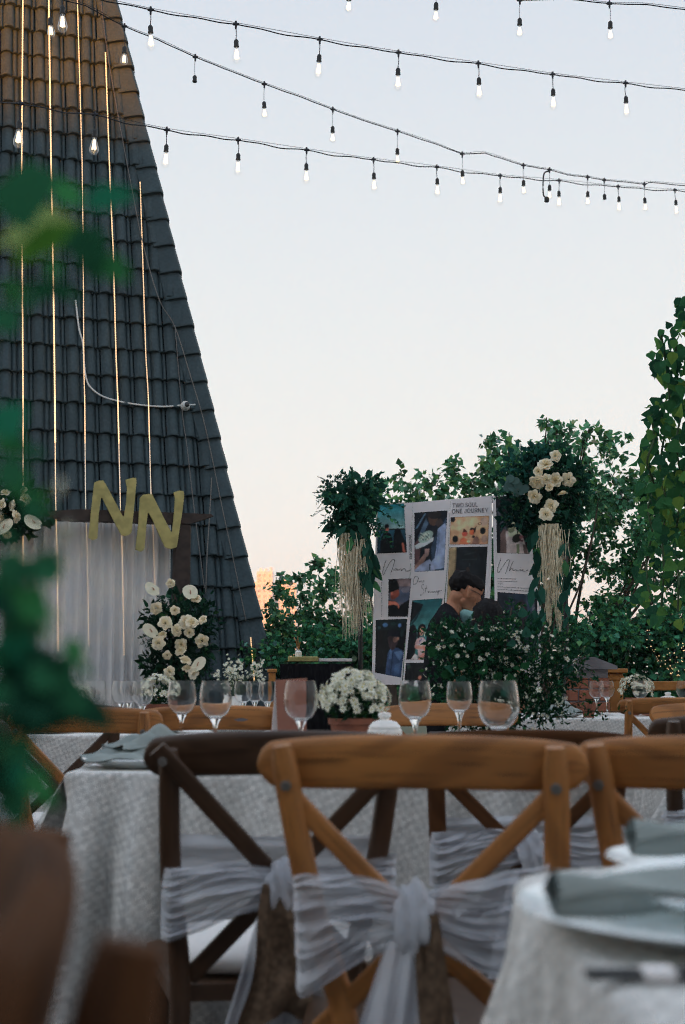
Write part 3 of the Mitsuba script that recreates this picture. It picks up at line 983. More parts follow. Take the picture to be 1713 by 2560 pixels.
photo(1, zA((730, 325), (1247, 290), (1192, 1225), (728, 1254)), [((20, 28, 38), rect(0, 0, 1, 1)), ((90, 118, 140), Polygon([(.02, .28), (.3, .03), (.36, .02), (.1, .26)])), ((72, 92, 112), Polygon([(.1, .42), (.36, .1), (.44, .2), (.2, .46)])),
      ((48, 66, 86), Polygon([(.55, .6), (.75, .3), (.9, .2), (1, .1), (1, 1), (.6, 1)])), ((84, 62, 52), ell(.58, .13, .15, .11, 15)), ((40, 34, 34), ell(.62, .06, .2, .07)), ((62, 52, 50), Polygon([(.62, .2), (.8, .12), (.9, .2), (.75, .27)])),
      ((150, 165, 195), Polygon([(.74, .3), (.95, .21), (1, .25), (1, .95), (.9, .97), (.68, .98), (.55, .96), (.55, .86), (.68, .78), (.72, .6)])), ((120, 138, 172), Polygon([(.72, .5), (.78, .3), (.82, .5), (.74, .8)])),
      ((96, 70, 72), Polygon([(0, .52), (.12, .45), (.2, .6), (.16, .8), (0, .95)])), ((150, 115, 105), Polygon([(0, .9), (.2, .78), (.36, .68), (.42, .74), (.3, .86), (0, .98)])), ((160, 130, 124), Polygon([(.34, .62), (.5, .62), (.46, .74), (.34, .78)])),
      ((196, 205, 205), Polygon([(.0, .56), (.2, .50), (.5, .44), (.62, .44), (.6, .5), (.35, .57), (.05, .62)])), ((150, 170, 160), ell(.36, .42, .24, .09, -12))] +
      [((205, 212, 196), ell(.2 + .3 * ((i * .37) % 1), .36 + .11 * ((i * .61) % 1), .025, .014)) for i in range(26)] + [((60, 84, 74), ell(.2 + .3 * ((i * .53) % 1), .37 + .11 * ((i * .29) % 1), .02, .012)) for i in range(14)] +
      [((150, 160, 185), Polygon([(.2, .88), (.5, .8), (.7, .92), (.7, 1), (.0, 1), (.0, .97)])), ((30, 36, 50), rect(.5, .88, .54, .98))], 'printed photo of a couple with a white bouquet')
photo(2, zB((107, 395), (708, 372), (690, 820), (84, 822)), [((222, 172, 132), rect(0, 0, 1, 1)), ((232, 186, 146), ell(.45, .3, .4, .28)), ((205, 155, 122), rect(0, .8, 1, 1)), ((190, 160, 140), ell(.88, .2, .1, .16)), ((185, 150, 130), ell(.9, .8, .08, .14)),
      ((28, 24, 30), ell(.06, .08, .06, .11)), ((20, 26, 30), ell(.145, .80, .075, .125)), ((20, 28, 30), ell(.855, .52, .072, .125)), ((70, 54, 46), ell(.77, .27, .05, .05)), ((222, 172, 132), ell(.77, .27, .03, .03)),
      ((226, 120, 84), Polygon([(.24, 1), (.28, .82), (.36, .74), (.46, .82), (.5, 1)])), ((206, 92, 74), ell(.385, .62, .075, .10)), ((90, 50, 44), Polygon([(.34, .50), (.36, .42), (.43, .5), (.46, .56), (.33, .56)])),
      ((150, 110, 96), Polygon([(.6, 1), (.62, .8), (.7, .7), (.76, .78), (.78, 1)])), ((226, 112, 72), ell(.575, .57, .07, .10)), ((40, 28, 30), Polygon([(.51, .5), (.54, .4), (.64, .42), (.69, .34), (.67, .55), (.63, .62), (.62, .48)])), ((60, 42, 42), ell(.62, .73, .04, .05)),
      ((236, 205, 160), ell(.5, .9, .05, .04))], 'printed party photo with balloons and two people in paper hats')
photo(2, [(1123, 1368), (1219, 1366.5), (1207, 1570), (1113, 1570)], [((18, 26, 32), rect(0, 0, 1, 1)), ((168, 146, 112), rect(0, 0, .185, 1)), ((128, 110, 84), rect(.165, 0, .195, 1)), ((38, 52, 52), Polygon([(.4, .09), (.7, .06), (.7, .075), (.4, .105)])), ((44, 60, 62), rect(.55, .2, .58, .24)),
      ((34, 48, 50), rect(.35, .15, .75, .16)), ((52, 40, 34), ell(.52, .29, .05, .04)), ((44, 34, 40), ell(.24, .32, .085, .055)), ((30, 44, 52), rect(.7, .33, .92, .335)), ((30, 44, 52), rect(.68, .36, .92, .365)), ((30, 44, 52), rect(.7, .4, .92, .405))], 'printed dark photo with a beige door edge')
photo(3, zB((815, 75), (1330, 40), (1340, 970), (830, 955)), [((14, 18, 24), rect(0, 0, 1, 1)), ((78, 84, 96), Polygon([(.0, .19), (.04, .2), (.32, .6), (.22, .6)])), ((44, 52, 62), Polygon([(.0, .25), (.3, .62), (.16, .64)])), ((40, 34, 36), ell(.54, .38, .1, .08)),
      ((110, 90, 86), Polygon([(.1, 1), (.12, .66), (.22, .58), (.34, .6), (.3, .8), (.34, 1)])), ((196, 180, 176), Polygon([(.28, .62), (.6, .58), (.78, .68), (.98, 1), (.3, 1), (.3, .82)])), ((196, 200, 172), Polygon([(.34, .62), (.76, .6), (.72, .68), (.4, .72)])), ((120, 124, 100), ell(.5, .54, .16, .09, -25))] +
      [((206, 202, 168), ell(.38 + .28 * ((i * .37) % 1), .42 + .17 * ((i * .61) % 1), .018, .011)) for i in range(22)] + [((40, 40, 34), ell(.62, .74, .14, .075, -10)), ((150, 96, 100), ell(.76, .72, .06, .03)), ((110, 70, 74), ell(.77, .78, .06, .02)), ((120, 130, 100), rect(.62, .84, .7, 1)), ((96, 78, 74), Polygon([(.84, 1), (.8, .84), (.88, .84), (.97, 1)]))], 'printed photo of a bride holding a bouquet')
photo(0, zC((390, 52), (738, 36), (680, 635), (380, 638)), [((104, 100, 112), rect(0, 0, 1, 1)), ((150, 128, 128), rect(.4, 0, 1, .2)), ((86, 96, 118), rect(.4, .3, 1, .62)), ((120, 116, 128), ell(.8, .3, .2, .08)), ((16, 20, 24), Polygon([(0, 1), (0, .55), (.4, .6), (.55, .72), (.8, .62), (1, .55), (1, 1)])), ((150, 78, 64), Polygon([(.1, .36), (.3, .3), (.48, .28), (.53, .38), (.5, .45), (.36, .52), (.2, .56), (.1, .5)])),
      ((14, 16, 20), Polygon([(0, .02), (.2, .0), (.38, .03), (.48, .16), (.5, .28), (.3, .31), (.12, .37), (0, .36)])), ((184, 104, 88), ell(.16, .385, .06, .05)), ((194, 112, 92), Polygon([(0, .58), (.36, .6), (.5, .66), (.56, .74), (.52, .8), (.46, .72), (.3, .68), (0, .7)]))], 'printed profile photo of a person in a dark cap')
photo(0, zC((178, 688), (672, 672), (582, 1592), (165, 1512)), [((10, 16, 20), rect(0, 0, 1, 1)), ((20, 34, 38), rect(0, 0, 1, .2)), ((70, 110, 150), ell(.32, .1, .09, .04)), ((84, 120, 165), ell(.79, .11, .05, .035)), ((50, 80, 84), ell(.12, .15, .05, .03)), ((30, 56, 56), ell(.6, .08, .1, .03)), ((30, 50, 50), ell(.88, .25, .06, .06)),
      ((56, 78, 112), Polygon([(.42, 1), (.46, .62), (.56, .5), (.8, .5), (1, .56), (1, 1)])), ((84, 112, 150), Polygon([(.5, .72), (.54, .55), (.6, .5), (.62, .7)])), ((90, 116, 152), Polygon([(.68, .58), (.9, .54), (1, .6), (.9, .72), (.78, .66)])), ((36, 54, 84), Polygon([(.62, .6), (.66, .58), (.64, 1), (.6, 1)])), ((70, 96, 132), Polygon([(.74, .8), (.95, .74), (.9, .95), (.75, 1)])), ((60, 48, 52), Polygon([(.42, .34), (.5, .28), (.74, .3), (.78, .4), (.7, .52), (.6, .56), (.5, .5)])), ((118, 92, 84), ell(.68, .36, .08, .05)), ((22, 24, 36), Polygon([(.4, .3), (.46, .2), (.62, .17), (.78, .22), (.82, .3), (.76, .32), (.5, .3)])), ((150, 110, 96), ell(.77, .34, .035, .03))], 'printed photo of a person in a blue denim jacket')
photo(1, zC((750, 380), (1232, 352), (1075, 1315), (660, 1310)), grad((36, 92, 98), (74, 132, 130), 0, .5, 8) + [((62, 118, 116), rect(0, .5, 1, 1)), ((14, 24, 30), Polygon([(0, .02), (.4, .08), (.22, .24), (.0, .4)])), ((24, 52, 58), Polygon([(.4, .08), (.25, .3), (.1, .4), (.0, .42), (.22, .24)])), ((14, 20, 26), Polygon([(0, .44), (.12, .4), (.22, .45), (.3, .6), (.3, 1), (0, 1)])),
      ((170, 100, 90), Polygon([(.62, .74), (.8, .6), (.98, .7), (1, 1), (.7, 1)])), ((184, 96, 82), ell(.83, .57, .12, .09)), ((18, 14, 18), Polygon([(.62, .5), (.72, .43), (.88, .46), (.92, .53), (.78, .52), (.74, .64), (.64, .6)])), ((206, 170, 168), Polygon([(.26, .72), (.34, .63), (.55, .63), (.68, .7), (.74, .82), (.7, .92), (.44, .95), (.4, .84), (.26, .8)])), ((120, 110, 140), Polygon([(.4, .7), (.48, .64), (.52, .66), (.44, .72)])),
      ((20, 16, 20), ell(.45, .49, .15, .085)), ((20, 16, 20), ell(.36, .57, .06, .08)), ((222, 160, 140), ell(.46, .53, .085, .075, 10)), ((216, 130, 112), Polygon([(.28, .76), (.6, .76), (.7, .8), (.76, .88), (.7, .9), (.6, .82), (.3, .82)])), ((196, 132, 120), ell(.6, .95, .15, .05, -20)), ((222, 206, 202), Polygon([(.16, 1), (.3, .9), (.42, .93), (.44, 1)]))], 'printed photo of two smiling young women against a green wall')
photo(1, zC((655, 1362), (1160, 1360), (1100, 1760), (628, 1760)), [((14, 20, 24), rect(0, 0, 1, 1)), ((30, 54, 44), ell(.1, .15, .06, .08)), ((60, 66, 76), ell(.06, .06, .07, .05)), ((18, 18, 20), ell(.46, .55, .12, .12)), ((190, 120, 100), ell(.5, .58, .06, .08)), ((222, 214, 206), Polygon([(.3, 1), (.36, .72), (.5, .7), (.56, 1)])), ((180, 150, 140), ell(.7, .42, .06, .09)), ((216, 208, 204), Polygon([(.62, .9), (.64, .6), (.74, .55), (.8, .9)]))], 'printed dark photo, lowest on the second strip')
photo(3, [(1244, 1480), (1343, 1488), (1345, 1650), (1244, 1650)], [((22, 32, 44), rect(0, 0, 1, 1)), ((34, 48, 62), rect(.3, 0, .8, 1)), ((54, 68, 84), Polygon([(.72, 0), (.84, 0), (.95, .6), (.85, 1), (.78, 1)])), ((92, 100, 112), Polygon([(.86, .1), (.93, .08), (.98, .6), (.9, .8)])), ((44, 40, 50), Polygon([(.52, .15), (.62, .06), (.74, .14), (.76, .4), (.9, .6), (.9, 1), (.4, 1), (.42, .6), (.54, .4)])), ((84, 70, 76), ell(.64, .24, .055, .09)), ((60, 62, 78), Polygon([(.4, 1), (.46, .62), (.62, .52), (.8, .62), (.9, 1)]))], 'printed dark blue portrait of a bride')

# the writing
def ink_lines(si, strokes, w, label, l=.004):
    g = shapely.union_all([LineString(spline(np.array(s, float), 6)).buffer(w / 2, quad_segs=2) for s in strokes])
    m = sheet(g, l)
    put('lettering', M(m.v, m.f[:, ::-1]), 'mat_ink', bk[si], label=label)


def ink_text(si, text, px, py, hpx, slope, label, length=None, rot=0.0, l=.004):
    m = tm(meshkit.text_mesh(text, hpx, .0008))
    v = m.v.copy()
    if length:
        v[:, 0] *= length / v[:, 0].max()
    c, s = math.cos(rot), math.sin(rot)
    X, Yv = v[:, 0] * c - v[:, 1] * s, v[:, 0] * s + v[:, 1] * c
    X, Yv = px + X, py - Yv + slope * X
    q = ban(X, Yv, l + v[:, 2])
    put('lettering', M(q, m.f[:, ::-1]), 'mat_ink', bk[si], label=label)


ink_text(2, 'TWO SOUL', 1131, 1268.8, 10.6, -.035, 'grey words TWO SOUL', 64)
ink_text(2, 'ONE JOURNEY', 1129.5, 1283.8, 10.8, -.035, 'grey words ONE JOURNEY', 91)
ink_text(0, 'THE GROOM', 1030.5, 1399, 6.2, .0, 'small grey words THE GROOM set vertically', 61, math.pi / 2 + .03)
ink_lines(0, [zA((300, 1060), (270, 1120), (238, 1240), (240, 1298), (262, 1270), (330, 1140), (390, 1065), (422, 1062), (420, 1110), (385, 1220), (362, 1288)),
              zA((470, 1210), (430, 1205), (412, 1228), (440, 1232), (470, 1208), (478, 1232), (505, 1212), (525, 1208), (528, 1236), (560, 1205), (585, 1208), (590, 1238), (625, 1240), (660, 1222), (686, 1208))], 1.15, 'handwritten name Nam')
ink_lines(1, [zA((740, 1320), (715, 1370), (708, 1430), (722, 1455), (760, 1425), (785, 1370), (778, 1330), (745, 1318)), zA((800, 1395), (808, 1415), (835, 1390), (838, 1412), (862, 1412), (868, 1392), (890, 1395)),
              zC((945, 142), (915, 140), (900, 175), (925, 205), (940, 240), (920, 285), (880, 302), (888, 280)), zC((990, 150), (975, 200), (962, 258)), zC((955, 200), (1005, 186)), zC((1000, 245), (1020, 240), (1010, 262), (1040, 245), (1055, 262), (1075, 240), (1085, 262), (1110, 238), (1125, 260), (1145, 232), (1155, 250), (1185, 225), (1170, 270), (1155, 300)), zC((1150, 258), (1185, 235), (1225, 228))], .95, 'handwritten words Our Story')
ink_lines(3, [zB((895, 1040), (870, 1110), (838, 1215), (845, 1260), (870, 1250), (930, 1160), (1000, 1070), (1030, 1065), (1025, 1110), (990, 1220), (970, 1282)),
              zB((1105, 1095), (1085, 1100), (1050, 1180), (1030, 1240), (1060, 1205), (1085, 1200), (1090, 1235), (1110, 1235), (1130, 1212), (1150, 1238), (1180, 1238), (1200, 1210), (1210, 1240), (1245, 1215), (1240, 1238), (1290, 1240), (1330, 1215)), zB((1205, 1185), (1212, 1175))], 1.15, 'handwritten name Như')
rs = np.random.default_rng(6)
tl_ = []
for y0_, x1_, sl in ((1446, 1291, .04), (1453, 1295, .04), (1459.5, 1259, .04), (1467, 1338, .06), (1473.5, 1340, .06)):
    x = 1244.0
    while x < x1_:
        w = rs.uniform(3, 8)
        tl_.append([(x, y0_ + (x - 1244) * sl), (min(x + w, x1_), y0_ + (min(x + w, x1_) - 1244) * sl)])
        x += w + 1.7
ink_lines(3, tl_, 1.1, 'small unreadable printed lines of text')
ink_lines(0, [[(954.5 + rs.normal(0, .2), y), (954.2, y + rs.uniform(2, 5))] for y in np.arange(1449, 1540, 6.4)], 1.0, 'small unreadable line of text set vertically')

# frame that carries the banner
st = thing('backdrop_stand', 'black metal stand behind the photo banner, its left pole showing', 'stand')
pL, pR = ban(np.array(896.), np.array(1560.), -.05), ban(np.array(1412.), np.array(1560.), -.05)
zl, zr = ban(np.array(896.), np.array(1268.), -.05)[2], ban(np.array(1412.), np.array(1231.), -.05)[2]
for p, z in ((pL, zl), (pR, zr)):
    put('pole', tube(np.array([[p[0], p[1], 0], [p[0], p[1], z + .02]]), .0165, 12), 'mat_black', st, 40)
    put('foot', cbox(.34, .30, .03, .006, (p[0], p[1], .022)), 'mat_black', st)
put('crossbar', tube(np.array([[pL[0], pL[1], zl - .018], [pR[0], pR[1], zr - .018]]), .011, 10), 'mat_black', st, 40)

r = np.random.default_rng(41)
fl = thing('flower_arrangement', 'dark green eucalyptus arrangement with cream tassels on the left banner pole', 'flowers')
Yf = BY - .1
z5 = lambda x, y: (600 + x / 3.907, 1150 + y / 3.907)
fo = []
for x, y, rx, rz, n, s in ((1120, 420, .10, .10, 80, .066), (980, 380, .09, .07, 34, .066), (1270, 330, .08, .12, 44, .06), (1130, 560, .11, .10, 120, .06), (1180, 250, .09, .09, 34, .06), (1040, 650, .10, .08, 60, .07), (900, 400, .04, .04, 10, .06)):
    fo.append(euc_leaves(r, n, at(*z5(x, y), Yf), [rx, .10, rz], s, (.022, .092, .062), width=.8))
fo += sprigs(r, at(*z5(1130, 430), Yf), [.15, .08, .17], 44, .21, .045, (.026, .11, .075), [1, .5, 1], droop=.35)
fo += sprigs(r, at(*z5(930, 300), Yf), [.05, .05, .06], 10, .13, .026, (.05, .11, .09), [1, .4, .9], width=.45)
fo.append(euc_leaves(r, 70, at(*z5(900, 240), Yf), [.07, .05, .06], .024, (.05, .10, .085)))
fo.append(euc_leaves(r, 50, at(*z5(930, 650), Yf), [.05, .05, .08], .03, (.05, .09, .07)))
put('foliage', cat(fo), 'mat_leaf', fl, True, kind='stuff')
wl = []
for i in range(64):
    x, y = r.uniform(1000, 1300), r.uniform(600, 1180)
    if y > 760 and x < 1200:
        x = r.uniform(1200, 1290)
    o = at(*z5(x, y), Yf - .06 + r.normal(0, .04))
    d = unit([r.normal(0, .35), r.normal(0, .25) - .1, -1])
    nn = unit([r.normal(0, .5), -1, r.normal(0, .3)])
    wl.append((o, d, nn))
for o, d, nn in wl:
    x = unit(np.cross(d, nn))
    put('leaf', share(M(WILLOW * [.42, 1, .5], WILLOWF).col(leafcols(r, 1, (.030, .115, .08), .3)[0]), 'mat_leaf', True), None, fl, A=frame(o, x, d, np.cross(x, d), r.uniform(.10, .15)))
for x, y, L in ((1050, 720, .33), (1150, 780, .30), (1120, 850, .40), (1180, 900, .34), (1100, 900, .38)):
    put('tassel', amaranth(r, at(*z5(x, y), Yf - .05), L * 1.5, .030, 20), 'mat_amaranth', fl, True)

r = np.random.default_rng(42)
fl = thing('flower_arrangement', 'large cream rose and eucalyptus arrangement on the top right of the banner', 'flowers')
Yf = BY - .5
z7 = lambda x, y: (1150 + x / 2.785, 750 + y / 2.785)
fo = []
for x, y, rx, rz, n, s, c in ((640, 1330, .22, .30, 520, .055, (.020, .078, .050)), (480, 1180, .20, .16, 260, .05, (.024, .11, .085)), (560, 1080, .12, .08, 110, .045, (.035, .13, .11)), (760, 1300, .14, .2, 220, .05, (.022, .09, .055)), (620, 1560, .18, .14, 260, .055, (.018, .07, .045)), (420, 1480, .14, .12, 150, .05, (.014, .05, .042))):
    fo.append(euc_leaves(r, n, at(*z7(x, y), Yf + .06), [rx, .12, rz], s, c, width=.85))
fo += sprigs(r, at(*z7(560, 1300), Yf + .05), [.26, .08, .30], 46, .17, .042, (.024, .10, .07), [1, .4, 1], droop=.35)
put('foliage', cat(fo), 'mat_leaf', fl, True, kind='stuff')
put_roses(fl, [z7(*q_) for q_ in ((665, 1085), (592, 1135), (545, 1192), (660, 1250), (755, 1250), (540, 1270), (605, 1250), (622, 1300), (520, 1370), (715, 1345), (632, 1432), (600, 1490))], Yf - .12, .056, r)
RD = M(np.vstack([[[0, 0, 0]], [[.48 * math.cos(a), .5 + .5 * math.sin(a), .03] for a in np.linspace(0, 2 * np.pi, 12, endpoint=False)], [[0, .5, -.02]]]), [[13, 1 + i, 1 + (i + 1) % 12] for i in range(12)])
for x, y in ((330, 1305), (350, 1245), (365, 1310), (385, 1260), (420, 1330), (455, 1315), (340, 1280), (405, 1290), (395, 1340)):
    o = at(*z7(x, y), Yf - .05)
    d = unit([r.normal(-.6, .4), r.normal(0, .2), r.normal(-.2, .5)])
    nn = unit([r.normal(0, .3), -1, .3])
    X = unit(np.cross(d, nn))
    put('leaf', share(RD.col(np.array([.11, .20, .185])), 'mat_leaf', True), None, fl, A=frame(o - d * .03, X, d, np.cross(X, d), .058))
for i in range(44):
    x, y = r.uniform(500, 760), r.uniform(1560, 2250)
    if 570 < x < 690 and r.random() < .8:
        x = 540 + r.uniform(-40, 20) if r.random() < .4 else r.uniform(690, 800)
    o = at(*z7(x, y), Yf - .06 + r.normal(0, .04))
    d = unit([r.normal(0, .4) - .15, r.normal(0, .25), -1])
    nn = unit([r.normal(0, .5), -1, r.normal(0, .3)])
    X = unit(np.cross(d, nn))
    put('leaf', share(M(WILLOW * [.40, 1, .5], WILLOWF).col(leafcols(r, 1, (.028, .11, .08), .3)[0]), 'mat_leaf', True), None, fl, A=frame(o, X, d, np.cross(X, d), r.uniform(.09, .15)))
for x, y, L in ((600, 1570, .33), (640, 1560, .34), (630, 1640, .40), (665, 1600, .38)):
    put('tassel', amaranth(r, at(*z7(x, y), Yf - .08), L * 1.15, .024, 18), 'mat_amaranth', fl, True)
put('tassel', amaranth(r, at(*z7(680, 1900), Yf - .05), .42, .008, 9), 'mat_amaranth', fl, True)
put('tassel', amaranth(r, at(*z7(612, 1950), Yf - .05), .36, .008, 8), 'mat_amaranth', fl, True)

# ---------------------------------------------------------------- tables
def table(label, x0, x1, y0, y1, h=.76, seed=1, rr=.05):
    """rectangular table under a floor-length linen cloth"""
    r = np.random.default_rng(seed)
    key = thing('dining_table', label, 'table')
    out = Polygon([(x0 + rr, y0 + rr), (x1 - rr, y0 + rr), (x1 - rr, y1 - rr), (x0 + rr, y1 - rr)]).buffer(rr, quad_segs=8)
    L = out.exterior.length
    n = int(L / .014)
    ss = np.linspace(0, L, n + 1)
    P = np.array([out.exterior.interpolate(s).coords[0] for s in ss[:-1]] + [out.exterior.interpolate(0).coords[0]])
    tg = np.roll(P[:-1], -1, 0) - np.roll(P[:-1], 1, 0)
    nrm = unit(np.stack([tg[:, 1], -tg[:, 0]], 1))
    c = np.array([(x0 + x1) / 2, (y0 + y1) / 2])
    if ((P[:-1] - c) * nrm).sum() < 0:
        nrm = -nrm
    nrm = np.vstack([nrm, nrm[:1]])
    cor = np.min([np.hypot(P[:, 0] - a, P[:, 1] - b) for a in (x0, x1) for b in (y0, y1)], 0)
    camt = np.exp(-(cor / .38) ** 2)
    ph = 2 * np.pi * ss / L
    fold = sum(a * np.sin(ph * k + r.uniform(0, 6)) for k, a in ((11, .35), (17, .3), (29, .25), (43, .18)))
    fold = fold + camt * np.sin(ss * 52 + 1) * .9
    rows = [(-.012, h + .0005), (-.004, h - .001), (.002, h - .006), (.004, h - .014)] + [(.005 + .018 * t, h - .014 - (h - .03) * t) for t in np.linspace(.06, 1, 14)]
    V, UV = [], []
    for j, (o, z) in enumerate(rows):
        t = max(0, (h - .014 - z) / h)
        off = o + (.012 + .05 * camt) * t ** .8 + (.010 + .085 * camt + .014 * t) * fold * min(1, t * 3.5)
        q = P + nrm * off[:, None] if np.ndim(off) else P + nrm * off
        V.append(np.column_stack([q, np.full(len(q), z)]))
        UV.append(np.stack([ss, np.full(len(q), z - h)], 1))
    sk = grid(np.array(V), np.array(UV))
    topv = np.vstack([np.column_stack([P[:-1] - nrm[:-1] * .012, np.full(n, h + .0005)]), [[c[0], c[1], h + .0005]]])
    i = np.arange(n)
    tp = M(topv, np.stack([i, (i + 1) % n, i * 0 + n], 1), topv[:, :2].copy())
    put('tablecloth', cat([sk, tp]), 'mat_linen', key, smooth=True, label='woven off-white linen cloth')
    put('tabletop', cbox(x1 - x0 - .03, y1 - y0 - .03, .03, .004, (c[0], c[1], h - .02)), 'mat_old_wood', key)
    return key


table('linen-covered table in the middle behind the front row of chairs', -.585, .545, 3.0, 4.25, seed=1)
table('linen-covered table at the lower right, closest to the camera', .165, 1.25, .38, 1.50, seed=2, rr=.12)
table('linen-covered table at left behind the rear chairs, before the drape', -1.95, -.22, 5.05, 6.35, seed=3)
table('linen-covered table at right behind the flowering bush', .70, 2.3, 7.35, 8.7, seed=4)
table('linen-covered table at right edge, seen past the chairs', .95, 2.1, 3.75, 4.9, seed=5)

# ---------------------------------------------------------------- cross-back chairs
LEAN = math.tan(math.radians(12))


def yb(z):
    return -np.maximum(np.asarray(z, float) - .45, 0) * LEAN


def sash_mesh(r, pinch=.030, wide=.070, zc=.622, asym=0.0, hw_=.172, front=True):
    ns, nt = 71, 72
    s = np.linspace(-1.2, 1.2, ns)
    t = np.linspace(-1, 1, nt)
    Sx, Tt = np.meshgrid(s, t)
    a = np.minimum(np.abs(Sx), 1)
    hh = pinch + (wide - pinch) * a ** .75
    cz = zc + .022 * (1 - a) + asym * Sx * .02 - .012 * a * np.sin(Sx * 5)
    nz = meshkit.noise(np.stack([Sx * 1.3 + 5, Tt * 4.5, Sx * 0], -1), int(r.integers(99))) - .5
    nz2 = meshkit.noise(np.stack([Sx * 2.4, Tt * 10 + np.abs(Sx) * 4.5, Sx * 0 + 3], -1), int(r.integers(99))) - .5
    z = cz + Tt * hh * (1 + .30 * a * (meshkit.noise(np.stack([Sx * 3.3 + 2, np.sign(Tt) * 4.0 + 20, Sx * 0], -1), int(r.integers(99))) - .5)) + .026 * nz * a
    nz3 = meshkit.noise(np.stack([Sx * 2.2, Tt * 34, Sx * 0 + 8], -1), int(r.integers(99))) - .5
    rip = .005 * np.sin(Tt * 6.5 + nz * 9 + Sx * 1.5) + .015 * nz2 + .012 * nz + .010 * nz3
    x = np.clip(Sx, -1, 1) * hw_
    back = -.050 - .020 * np.cos(Sx * 1.4) * (1 - .4 * Tt ** 2)
    wrap = np.clip((np.abs(Sx) - 1) / .2, 0, 1)
    y = yb(z) + back * (1 - wrap) + wrap * .03 - rip * (.35 + .65 * np.minimum(1, a * 2.2))
    x = x + np.sign(Sx) * (.012 * np.sin(wrap * np.pi) + .014)
    # the length that runs in front of the posts, behind the crossed slats
    s2 = np.linspace(-1, 1, 30)
    S2, T2 = np.meshgrid(s2, np.linspace(-1, 1, 16))
    n2 = meshkit.noise(np.stack([S2 * 2, T2 * 6, S2 * 0 + 7], -1), int(r.integers(99))) - .5
    z2 = .648 + T2 * .050 + .01 * n2
    y2 = yb(z2) + .030 + .012 * np.sin(T2 * 7 + n2 * 5)
    return cat([grid(np.stack([x, y, z], -1))] + [grid(np.stack([S2 * hw_, y2, z2], -1))] * front)


def tail_mesh(r, x0, z0, x1, z1, w0, w1, y0, folds=4, push=.05):
    nt, nw = 26, 26
    t, w = np.meshgrid(np.linspace(0, 1, nt), np.linspace(-1, 1, nw), indexing='ij')
    wd = w0 + (w1 - w0) * t ** .8
    ph = r.uniform(0, 6)
    n = meshkit.noise(np.stack([w * 2.5 + 9, t * 2.2, w * 0], -1), int(r.integers(99))) - .5
    x = x0 + (x1 - x0) * t + w * wd / 2 + .012 * np.sin(t * 5 + ph) * t
    z = z0 + (z1 - z0) * t + .012 * np.cos(w * 3 + ph) * t
    y = y0 - push * np.sin(np.minimum(t * 2.4, 1.57)) * .5 + (.018 * t + .004) * np.sin(w * folds * 1.6 + ph + n * 4) + .02 * n
    return grid(np.stack([x, y, z], -1))


def knot_mesh(r, c, rx=.028, rz=.047, ry=.026):
    s = trimesh.creation.icosphere(subdivisions=3)
    v = s.vertices.copy()
    ang = np.arctan2(v[:, 2], v[:, 0])
    n = meshkit.noise(v * 2.2 + 5, int(r.integers(99)))
    k = 1 + .12 * np.sin(v[:, 0] * 9 + v[:, 2] * 3.5 + n * 5) + .2 * (n - .5)
    v = v * k[:, None] * [rx, ry, rz]
    return M(v + np.array(c), s.faces)


